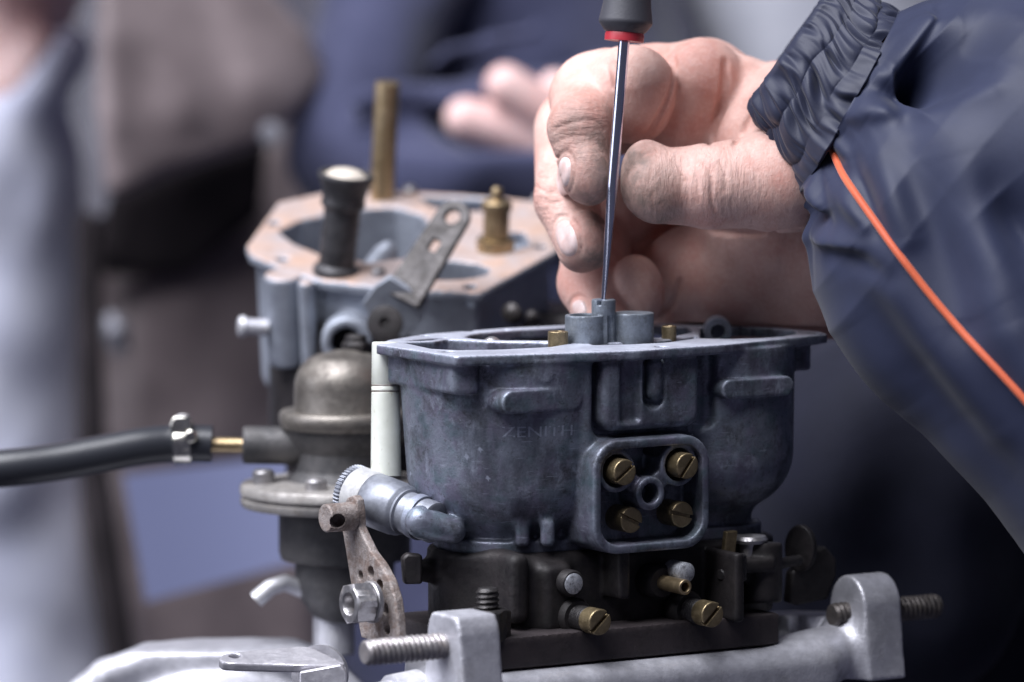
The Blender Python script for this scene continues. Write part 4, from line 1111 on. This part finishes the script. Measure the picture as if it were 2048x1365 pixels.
# ------------------------------------------------------------------ fuel pump
DP = 112; kp = (DIST + DP) / DIST
pump = thing('fuel_pump', 'domed metal fuel pump with bolted round flange beside the black hose', 'fuel pump', P(690, 1260, DP))
def ry(py): return P(690, py, DP)
axp = norm(np.array([.0, 0, 1.]))
pb0 = P(690, 1250, DP)
def hz(py): return (P(690, py, DP)[2] - pb0[2])
def rpx(x): return x / 7 * kp
M['dome'] = metal('tarnished_nickel', (.16, .145, .13), (.25, .23, .205), (.07, .055, .045), .6, .42, .75, 10, .08, .58)
M['pumpgrey'] = metal('pump_casting', (.06, .06, .064), (.115, .11, .11), (.03, .028, .028), .5, .5, .4, 10, .15, .58)
M['pumpfl'] = metal('pump_flange', (.27, .255, .245), (.40, .38, .36), (.12, .10, .08), .5, .5, .5, 7, .12, .58)
dome = obj('dome', lathe([(rpx(108), hz(838)), (rpx(101), hz(820)), (rpx(100), hz(770))] + [(rpx(100 - 62 * (1 - math.cos(t))), hz(770) + (hz(702) - hz(770)) * math.sin(t)) for t in np.linspace(.15, math.pi / 2, 10)] + [(rpx(20), hz(696)), (.05, hz(695))], pb0, axp, 64), M['dome'], pump)
obj('dome_rim', lathe([(rpx(100), hz(842)), (rpx(126), hz(850)), (rpx(131), hz(838)), (rpx(131), hz(824)), (rpx(126), hz(817)), (rpx(104), hz(816))], pb0, axp, 64), M['dome'], pump)
q = P(712, 690, DP - 3); obj('dome_bolt', lathe([(4.6, -3), (4.6, .4), (4.0, .8), (3.6, .9), (3.4, 2.6), (2.6, 3.2), (.05, 3.3)], q, (0, 0, 1), 6), M['blackpart'], pump, True, .4, 30)
obj('neck', lathe([(rpx(118), hz(965)), (rpx(112), hz(945)), (rpx(98), hz(935)), (rpx(94), hz(900)), (rpx(104), hz(885)), (rpx(116), hz(862)), (rpx(118), hz(846))], pb0, axp, 64), M['pumpgrey'], pump)
obj('flange', lathe([(rpx(150), hz(1012)), (rpx(204), hz(1008)), (rpx(208), hz(1002)), (rpx(208), hz(992)), (rpx(200), hz(989)), (rpx(200), hz(985)), (rpx(209), hz(982)), (rpx(209), hz(969)), (rpx(205), hz(963)), (rpx(110), hz(955))], pb0, axp, 80), M['pumpfl'], pump)
obj('lower_housing', lathe([(rpx(50), hz(1240)), (rpx(70), hz(1226)), (rpx(92), hz(1190)), (rpx(99), hz(1150)), (rpx(100), hz(1120)), (rpx(128), hz(1114)), (rpx(132), hz(1100)), (rpx(132), hz(1010))], pb0, axp, 64), M['pumpgrey'], pump)
for x, y in ((527, 950), (632, 968), (760, 965)):
    q = P(x, y, DP - (10 if x < 600 else 26)); obj('flange_screw', lathe([(2.2, -3), (3.3, -2.6), (3.4, .8), (2.6, 1.6), (.05, 1.9)], q, (0, 0, 1), 28), M['steel'], pump)
q = P(590, 892, DP - 6); obj('inlet_boss', lathe([(rpx(38), -4), (rpx(38), rpx(100)), (rpx(34), rpx(104)), (rpx(15), rpx(104))], q, norm(np.array([-1, -.02, .015])), 48), M['pumpgrey'], pump)
obj('inlet_nipple', rod(P(490, 891, DP - 6), P(418, 890, DP - 6), rpx(15), 32, .2), M['brass_clean'], pump)
# priming lever foot
obj('priming_lever', tube([P(606, 1180, DP - 4), P(570, 1166, DP - 6), P(540, 1176, DP - 8), P(512, 1200, DP - 8)], [rpx(20), rpx(18), rpx(17), rpx(17)] if False else rpx(17), 16, 0), M['alu'], pump)
obj('lever_web', tube([P(600, 1110, DP), P(598, 1150, DP), P(612, 1200, DP), P(640, 1226, DP)], rpx(9), 12), M['alu_dark'], pump)
obj('mounting_stub', rod(P(668, 1310, DP), P(668, 1222, DP), rpx(42), 40, .5), M['alu'], pump)

# ------------------------------------------------------------------ hose and clip
ht = NT('black_rubber'); hn = ht.noise(1.5, 3); ht.bump(hn, .05); M['rubber'] = ht.set(col=(.025, .027, .034), rough=.38, spec=.5)
hose = obj('fuel_hose', tube([P(*q) for q in [(424, 889, DP - 6), (390, 888, DP - 6), (340, 888, DP - 6), (280, 894, DP - 8), (200, 909, DP - 10), (110, 925, DP - 12), (20, 936, DP - 14), (-80, 944, DP - 14), (-160, 948, DP - 14)]], rpx(37.5), 40, 8), M['rubber'], None, loc=P(200, 910, DP - 10))
hose['label'] = 'black rubber fuel hose pushed on the pump inlet, running out to the left'; hose['category'] = 'hose'
M['shiny'] = metal('zinc_plated_clip', (.50, .48, .42), (.66, .64, .58), (.25, .2, .12), .4, .2, 1.0, 4, .03, .66)
clip = thing('hose_clip', 'shiny metal clip with tightening screw round the black hose', 'hose clip', P(368, 930, DP - 6))
cx = norm(P(390, 888, DP - 6) - P(340, 888, DP - 6)); q = P(366, 888, DP - 6)
obj('band', lathe([(rpx(37.6), -2.6), (rpx(41.5), -2.6), (rpx(42), -2.2), (rpx(42), 2.2), (rpx(41.5), 2.6), (rpx(37.6), 2.6)], q, cx, 48), M['shiny'], clip)
qh = P(364, 852, DP - 9)
obj('screw_housing', prism([(-3.4, -2), (3.0, -2), (3.4, 1.2), (1.6, 2.8), (-2.4, 2.8), (-3.6, .6)], qh, frame((0, -1, .2)), -4, 3), M['shiny'], clip, True, .6, 30)
obj('clip_screw', rod(P(384, 869, DP - 8) + np.array([0, 4, 0]), P(384, 869, DP - 8) - np.array([0, 6, 0]), 1.9, 24, .4), M['shiny'], clip)
obj('clip_tail', prism([(-1.8, -.6), (1.8, -.6), (1.8, .6), (-1.8, .6)], P(368, 834, DP - 6), frame((0, -1, .2)), -2.5, 2.5), M['steel'], clip, True, .3, 30)

# ------------------------------------------------------------------ inlet manifold below
man = thing('inlet_manifold', 'bare cast aluminium inlet manifold with upright lugs and studs under the carburettor', 'manifold', P(1300, 1500, 30))
lugL, lugR = P(886, 1285, -40), P(1694, 1222, 50)
Mf = Field(P(800, 1480, -60) + np.array([0, -12, 0]), P(1920, 1130, 110) + np.array([0, 12, 6]), .65)
RLg = np.stack([N, ZV, U], 1)
def lug(c, th):
    arch = [(9.0 * math.cos(t), 9.6 * math.sin(t) + 1) for t in np.linspace(0, math.pi, 16)]
    Mf.add(s_poly([(15, -40)] + [(10.5, -12)] + arch + [(-10.5, -12), (-15, -40)], 0, th, .9, 0, c, RLg), 2.0)
cm = rc - U * 46 - N * 30; 
Mf.add(s_box(np.array([cm[0], cm[1], ZB - 26.5]), np.stack([U, N, ZV], 1), (66, 36, 26), 6), 3)
Mf.D = np.maximum(Mf.D, -1e3)
lug(lugL, 13.5); lug(lugR, 13.5)
# raised rim to the right of the spacer
Mf.add(s_cyl(P(1610, 1340, 72), P(1610, 1226, 72), 13, 1), 2)
Mf.sub(s_box(P(1612, 1230, 56), RN, (1.6, 8, 6), .3), .5)
Mf.add(s_cone(P(1560, 1330, 40), P(1690, 1300, 52), 6, 9), 7)
mv, mq = Mf.mesh()
obj('manifold_body', (mv, mq), M['alu'], man, angle=0)
M['studd'] = metal('dark_stud_steel', (.08, .072, .07), (.15, .135, .13), (.05, .035, .025), .6, .45, .6, 3, .05, .56)
M['studm'] = metal('grey_stud_steel', (.27, .25, .26), (.40, .38, .38), (.12, .08, .06), .5, .42, .7, 3, .05, .58)
for c, a_, b_ in ((lugL, -25.5, -1), (lugR, -5.5, 0), (lugR, 13, 33)):
    s_ = c + RLg @ np.array([0, -1.0, 0])
    if b_ <= 0: obj('stud', threaded(s_ + U * a_, s_ + U * (b_ + 2), 3.9, 1.7, .6), M['studm'] if a_ < -10 else M['studd'], man)
    else: obj('stud', threaded(s_ + U * b_, s_ + U * (a_ - 2), 3.9, 1.7, .6), M['studd'], man)
# pipe stub in front of the left lug
obj('drain_stub', lathe([(7.6, 0), (7.6, 9), (6.2, 9.4), (6.2, 16), (5, 16.6)], P(840, 1392, -22), norm(-U - .1 * ZV), 40), M['alu'], man)

# ------------------------------------------------------------------ second casting and bracket, lower left
DL = 95
man2 = thing('inlet_manifold', 'pale cast manifold elbow with arched rim at the lower left', 'manifold', P(400, 1480, DL))
Ef = Field(P(60, 1560, DL - 45) - np.array([10, 20, 0]), P(760, 1250, DL + 50) + np.array([12, 20, 0]), 1.1)
arch = [(150, 1380), (215, 1330), (300, 1300), (400, 1288), (500, 1282), (570, 1286), (640, 1312), (700, 1370)]
g3 = Field(Ef.lo, Ef.lo + (Ef.n - 1) * Ef.h, Ef.h)
for a, b in zip(arch[:-1], arch[1:]): Ef.add(s_cone(P(a[0], a[1] + 24, DL), P(b[0], b[1] + 24, DL), 5.5, 5.5), 1.5)
for a, b in zip(arch[:-1], arch[1:]): Ef.add(s_cone(P(a[0], a[1] + 24, DL + 22), P(b[0], b[1] + 24, DL + 22), 5.8, 5.8), 1.5)
for a, b in zip(arch[:-1], arch[1:]): Ef.add(s_box((P(a[0], a[1] + 26, DL + 10) + P(b[0], b[1] + 26, DL + 10)) / 2, frame(FWD, norm(np.cross(FWD, P(*b, DL) - P(*a, DL)))), (np.linalg.norm(P(*b, DL) - P(*a, DL)) / 2 + 1, 5.0, 12), 1), 1)
Ef.add(s_ell(P(440, 1470, DL + 6), np.eye(3), (36, 26, 22)), 6)
obj('elbow', Ef.mesh(1), M['alu'], man2, angle=0)
# small bracket plate
brk = thing('bracket', 'flat triangular metal bracket with a small hole, lying over the pale casting', 'bracket', P(640, 1400, 18))
bd = 8
bn_ = norm(np.array([.02, -.24, 1.])); bo = P(560, 1318, bd)
def onb(px, py):
    a = P(px, py, 0); d = norm(a - CAM); t = ((bo - CAM) @ bn_) / (d @ bn_); return CAM + d * t
bx_ = norm(np.cross(np.array([0, 1, 0.]), bn_)); by_ = np.cross(bn_, bx_); Rb = np.stack([bx_, by_, bn_], 1)
def lb(px, py): q = onb(px, py) - bo; return (q @ bx_, q @ by_)
M['plate'] = metal('zinc_plate', (.46, .45, .49), (.60, .59, .63), (.2, .18, .18), .4, .4, .6, 8, .06, .64)
Bk = Field(np.min([onb(*q) for q in [(430, 1320), (600, 1285), (710, 1345)]], 0) - 6, np.max([onb(*q) for q in [(430, 1320), (600, 1285), (710, 1345)]], 0) + 6, .4)
Bk.add(s_poly(shrink([lb(*q) for q in [(437, 1318), (446, 1309), (470, 1304), (600, 1292), (622, 1294), (690, 1326), (686, 1332), (470, 1327), (444, 1325)]], .6), -2.6, 0, .4, .6, bo, Rb))
Bk.sub(s_cyl(onb(470, 1312) - bn_ * 6, onb(470, 1312) + bn_ * 6, 1.7), .1)
obj('bracket_plate', Bk.mesh(), M['plate'], brk, angle=35)
obj('bracket_post', prism([(-7, -14), (6.6, -14), (6.6, 0), (5, 2.4), (-7, 0)], P(648, 1344, bd - 6), frame((-.1, -1, 0)), -1.2, 1.2), M['plate'], brk, True, .5, 30)
obj('bracket_eye', lathe([(6.0, -1.2), (8.4, -1.2), (8.4, 1.2), (6.0, 1.2), (6.0, -1.2)], P(640, 1348, bd + 14), norm(np.array([-.3, -1, .1])), 40, False), M['plate'], brk)

# ------------------------------------------------------------------ people behind, out of focus
M['sweater'] = cloth('grey_blue_sweater', (.56, .58, .72), (.66, .68, .80), .85, .3, 3.0, .2, .3)
M['leather'] = cloth('brown_jacket', (.17, .135, .14), (.24, .195, .20), .55, .1, 2.0, .4, .1)
M['lining'] = cloth('dark_lining', (.018, .015, .017), (.028, .023, .026), .8, .05, 2, .1)
M['navyknit'] = cloth('navy_pullover', (.036, .040, .085), (.052, .056, .11), .8, .25, 2.2, .2, .2)
M['greycoat'] = cloth('light_grey_coat', (.40, .41, .47), (.50, .51, .57), .85, .2, 3, .2)
M['darkcoat'] = cloth('charcoal_coat', (.075, .072, .095), (.11, .105, .13), .85, .2, 3, .2)
sk2 = NT('far_skin'); a = sk2.noise(20, 4); M['skin2'] = sk2.set(col=sk2.mix(sk2.ramp(a, [(.4, 0.), (.6, 1.)]), (.72, .46, .43), (.80, .56, .53)), rough=.5, sss=.1)
sk2.p.inputs['Subsurface Radius'].default_value = (.004, .0016, .001)
def finish(f, name, mat, par, amp=0, size=40, relax=1):
    v, q = f.mesh(relax)
    if amp:
        n = vnoise(v[:, 0] / size, v[:, 1] / size, v[:, 2] / size) + .5 * vnoise(v[:, 0] / size * 2.3 + 7, v[:, 1] / size * 2.3, v[:, 2] / size * 2.3) - .75
        v[:, 1] += n * amp; v[:, 2] += n * amp * .4
    return obj(name, (v, q), mat, par, angle=0)
def pc(a, b, ra, rb):
    ka = (DIST + a[2]) / DIST / 7; kb = (DIST + b[2]) / DIST / 7
    return s_cone(P(*a), P(*b), ra * ka, rb * kb)
# --- left: grey sweater, brown jacket
DA = 560
pA = thing('person', 'onlooker at the left in a grey-blue sweater under an open brown jacket', 'person', P(200, 1900, DA))
f = Field(P(-420, 1560, DA) - np.array([0, 60, 0]), P(330, -220, DA) + np.array([10, 130, 20]), 4)
f.add(pc((-60, 1500, DA + 60), (-90, 330, DA + 60), 290, 255)); f.add(pc((-60, 380, DA + 10), (140, 90, DA + 20), 60, 52), 14); f.add(pc((-60, 380, DA + 30), (-70, 900, DA + 30), 200, 180), 14)
finish(f, 'sweater', M['sweater'], pA, 14, 60)
f = Field(P(-420, 420, DA - 140), P(330, -760, DA + 200) + np.array([0, 30, 20]), 4.5)
f.add(pc((-40, 200, DA + 30), (40, -60, DA + 40), 125, 140)); f.add(pc((40, 170, DA + 10), (90, 90, DA + 10), 34, 36), 12)
f.add(pc((-30, -520, DA + 20), (0, -330, DA - 10), 240, 230), 12); f.add(pc((0, -330, DA - 10), (20, -130, DA - 60), 215, 120), 20)  # head above the frame, added to shade the neck
finish(f, 'head_and_neck', M['skin2'], pA, 0)
def sheet(pts, th, mat, name, par, amp=8, size=50, h=3, k=0, extra=None):
    """a thick cloth panel with rounded edges: polygon given by pixels and depth, built in its own plane"""
    W = np.array([P(*q) for q in pts]); c = W.mean(0)
    u_, s_, vt = np.linalg.svd(W - c); n = vt[2]; n = n if n @ FWD < 0 else -n
    R = frame(n); pl = [tuple((q - c) @ R[:, :2]) for q in W]
    f = Field(W.min(0) - th - 8, W.max(0) + th + 8, h)
    f.add(s_poly(shrink(pl, 3), -th, th, th * .9, 3, c, R), 0)
    return finish(f, name, mat, par, amp, size, 1)
jk = sheet([(168, 470, DA + 60), (560, 250, DA + 95), (640, 420, DA + 95), (640, 1500, DA + 70), (270, 1500, DA + 40), (160, 1000, DA + 40)], 22, M['leather'], 'jacket', pA, 22, 70)
sheet([(200, -120, DA - 35), (470, -120, DA - 10), (600, 80, DA + 10), (632, 190, DA + 10), (556, 268, DA - 20), (420, 330, DA - 45), (200, 428, DA - 60), (184, 200, DA - 50)], 5, M['leather'], 'lapel', jk, 20, 55)
sheet([(150, 420, DA + 5), (196, 420, DA + 5), (215, 900, DA + 5), (300, 1500, DA), (225, 1500, DA), (150, 900, DA)], 7, M['lining'], 'jacket_edge', jk, 6, 60)
sheet([(208, 390, DA + 25), (540, 270, DA + 55), (520, 440, DA + 60), (360, 540, DA + 50), (215, 560, DA + 20)], 5, M['lining'], 'jacket_lining_shade', jk, 8, 60)  # dark lining that also carries the lapel's shadow in its colour
q = P(232, 665, DA - 2); obj('zip_pull', tube([P(222, 632, DA - 2), P(232, 660, DA - 4), P(242, 705, DA - 2)], [3.0, 5.0, 3.4], 14), M['alu_dark'], jk)
q = P(543, 268, DA - 44); obj('lapel_stud', lathe([(3.8, 0), (4.6, 1), (4.0, 2.4), (.05, 3)], q, -FWD, 24), M['alu_dark'], jk)
# paper
pap = obj('paper_sheet', join(prism([(0, 0), (1, 0), (1, 1), (0, 1)], np.zeros(3), np.eye(3), 0, 1)), M['ivory'], None, loc=P(420, 1160, 430))
W = [P(246, 950, 440), P(640, 905, 470), P(668, 1105, 455), P(292, 1204, 425)]
pv = []; pf = []
nn = 16
for side in (0, 1):
    for i in range(nn + 1):
        for j in range(nn + 1):
            u_, v_ = i / nn, j / nn
            q = (W[0] * (1 - u_) + W[1] * u_) * (1 - v_) + (W[3] * (1 - u_) + W[2] * u_) * v_
            pv.append(q + FWD * (4 * math.sin(u_ * 3.0) + side * .35))
for side in (0, 1):
    b = side * (nn + 1) ** 2
    for i in range(nn):
        for j in range(nn):
            a0 = b + i * (nn + 1) + j; f_ = [a0, a0 + 1, a0 + nn + 2, a0 + nn + 1]; pf.append(f_ if side else f_[::-1])
bpy.data.objects.remove(pap)
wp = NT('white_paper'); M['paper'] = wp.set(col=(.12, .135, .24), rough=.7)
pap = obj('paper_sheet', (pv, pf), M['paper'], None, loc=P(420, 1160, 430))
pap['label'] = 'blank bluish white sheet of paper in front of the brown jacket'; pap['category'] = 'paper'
# --- middle: navy pullover, folded arms
DB = 560
pB = thing('person', 'onlooker in a navy pullover with folded arms and pale fingers showing', 'person', P(1000, 1900, DB))
f = Field(P(420, 1560, DB) - np.array([0, 80, 0]), P(1640, -260, DB) + np.array([60, 240, 60]), 5)
f.add(pc((1050, 1500, DB + 130), (1060, 560, DB + 130), 470, 430)); f.add(pc((1050, 560, DB + 130), (1000, -100, DB + 150), 400, 310), 30)
f.add(pc((830, -140, DB + 70), (700, 240, DB + 20), 150, 118), 12); f.add(pc((690, 320, DB + 10), (1000, 430, DB - 30), 120, 108), 10)
f.add(pc((1000, 430, DB - 30), (1300, 400, DB - 30), 108, 100), 10); f.add(pc((720, 200, DB - 20), (1200, 160, DB), 26, 40), 14)
for a, b, r in (((640, 300, DB - 52), (860, 210, DB - 45), 14), ((660, 380, DB - 50), (940, 300, DB - 60), 14), ((700, 440, DB - 40), (1100, 330, DB - 60), 16), ((860, 120, DB - 20), (1080, 60, DB - 10), 18)):
    f.add(pc(a, b, r, r + 4), 8)
for a, b, r in (((640, 250, DB - 60), (800, 220, DB - 66), 24), ((820, 300, DB - 72), (1000, 265, DB - 60), 26), ((800, 380, DB - 72), (1000, 340, DB - 76), 22)):
    f.sub(pc(a, b, r, r), 8)
f.add(pc((800, 372, DB - 96), (1320, 352, DB - 96), 70, 66), 6)
finish(f, 'pullover', M['navyknit'], pB, 16, 46)
DH = DB - 75
f = Field(P(850, 420, DH) - np.array([0, 30, 0]), P(1320, 90, DH) + np.array([10, 30, 10]), 2)
f.add(pc((1250, 330, DH + 10), (1160, 300, DH + 5), 110, 95)); f.add(pc((1120, 290, DH), (932, 238, DH - 4), 50, 44), 4)
g = Field(f.lo, f.lo + (f.n - 1) * f.h, f.h); g.add(pc((1140, 258, DH - 4), (1012, 172, DH - 10), 52, 44)); f.D = np.minimum(f.D, g.D); g.D[:] = 1e3
g.add(pc((1230, 260, DH + 6), (1110, 172, DH + 4), 44, 32)); f.D = np.minimum(f.D, g.D)
finish(f, 'hand', M['skin2'], pB, 0)
# --- pale coat, top right
DC = 760
pC = thing('person', 'onlooker in a light grey coat, top right behind the navy cuff', 'person', P(1700, 1900, DC))
f = Field(P(1200, 560, DC) - np.array([0, 140, 0]), P(2250, -320, DC) + np.array([0, 160, 0]), 6)
f.add(pc((1690, -260, DC), (1730, 420, DC + 20), 330, 250)); f.add(pc((1450, -60, DC - 20), (1600, 160, DC - 10), 90, 100), 25)
finish(f, 'coat', M['greycoat'], pC, 14, 80)
# --- charcoal coat, top left
DD = 900
pD = thing('person', 'onlooker in a charcoal coat behind the brown lapel', 'person', P(560, 1900, DD))
f = Field(P(60, 1500, DD) - np.array([0, 160, 0]), P(1050, -330, DD) + np.array([0, 180, 0]), 7)
f.add(pc((560, -220, DD), (560, 1400, DD + 40), 400, 430))
finish(f, 'coat', M['darkcoat'], pD, 20, 80)
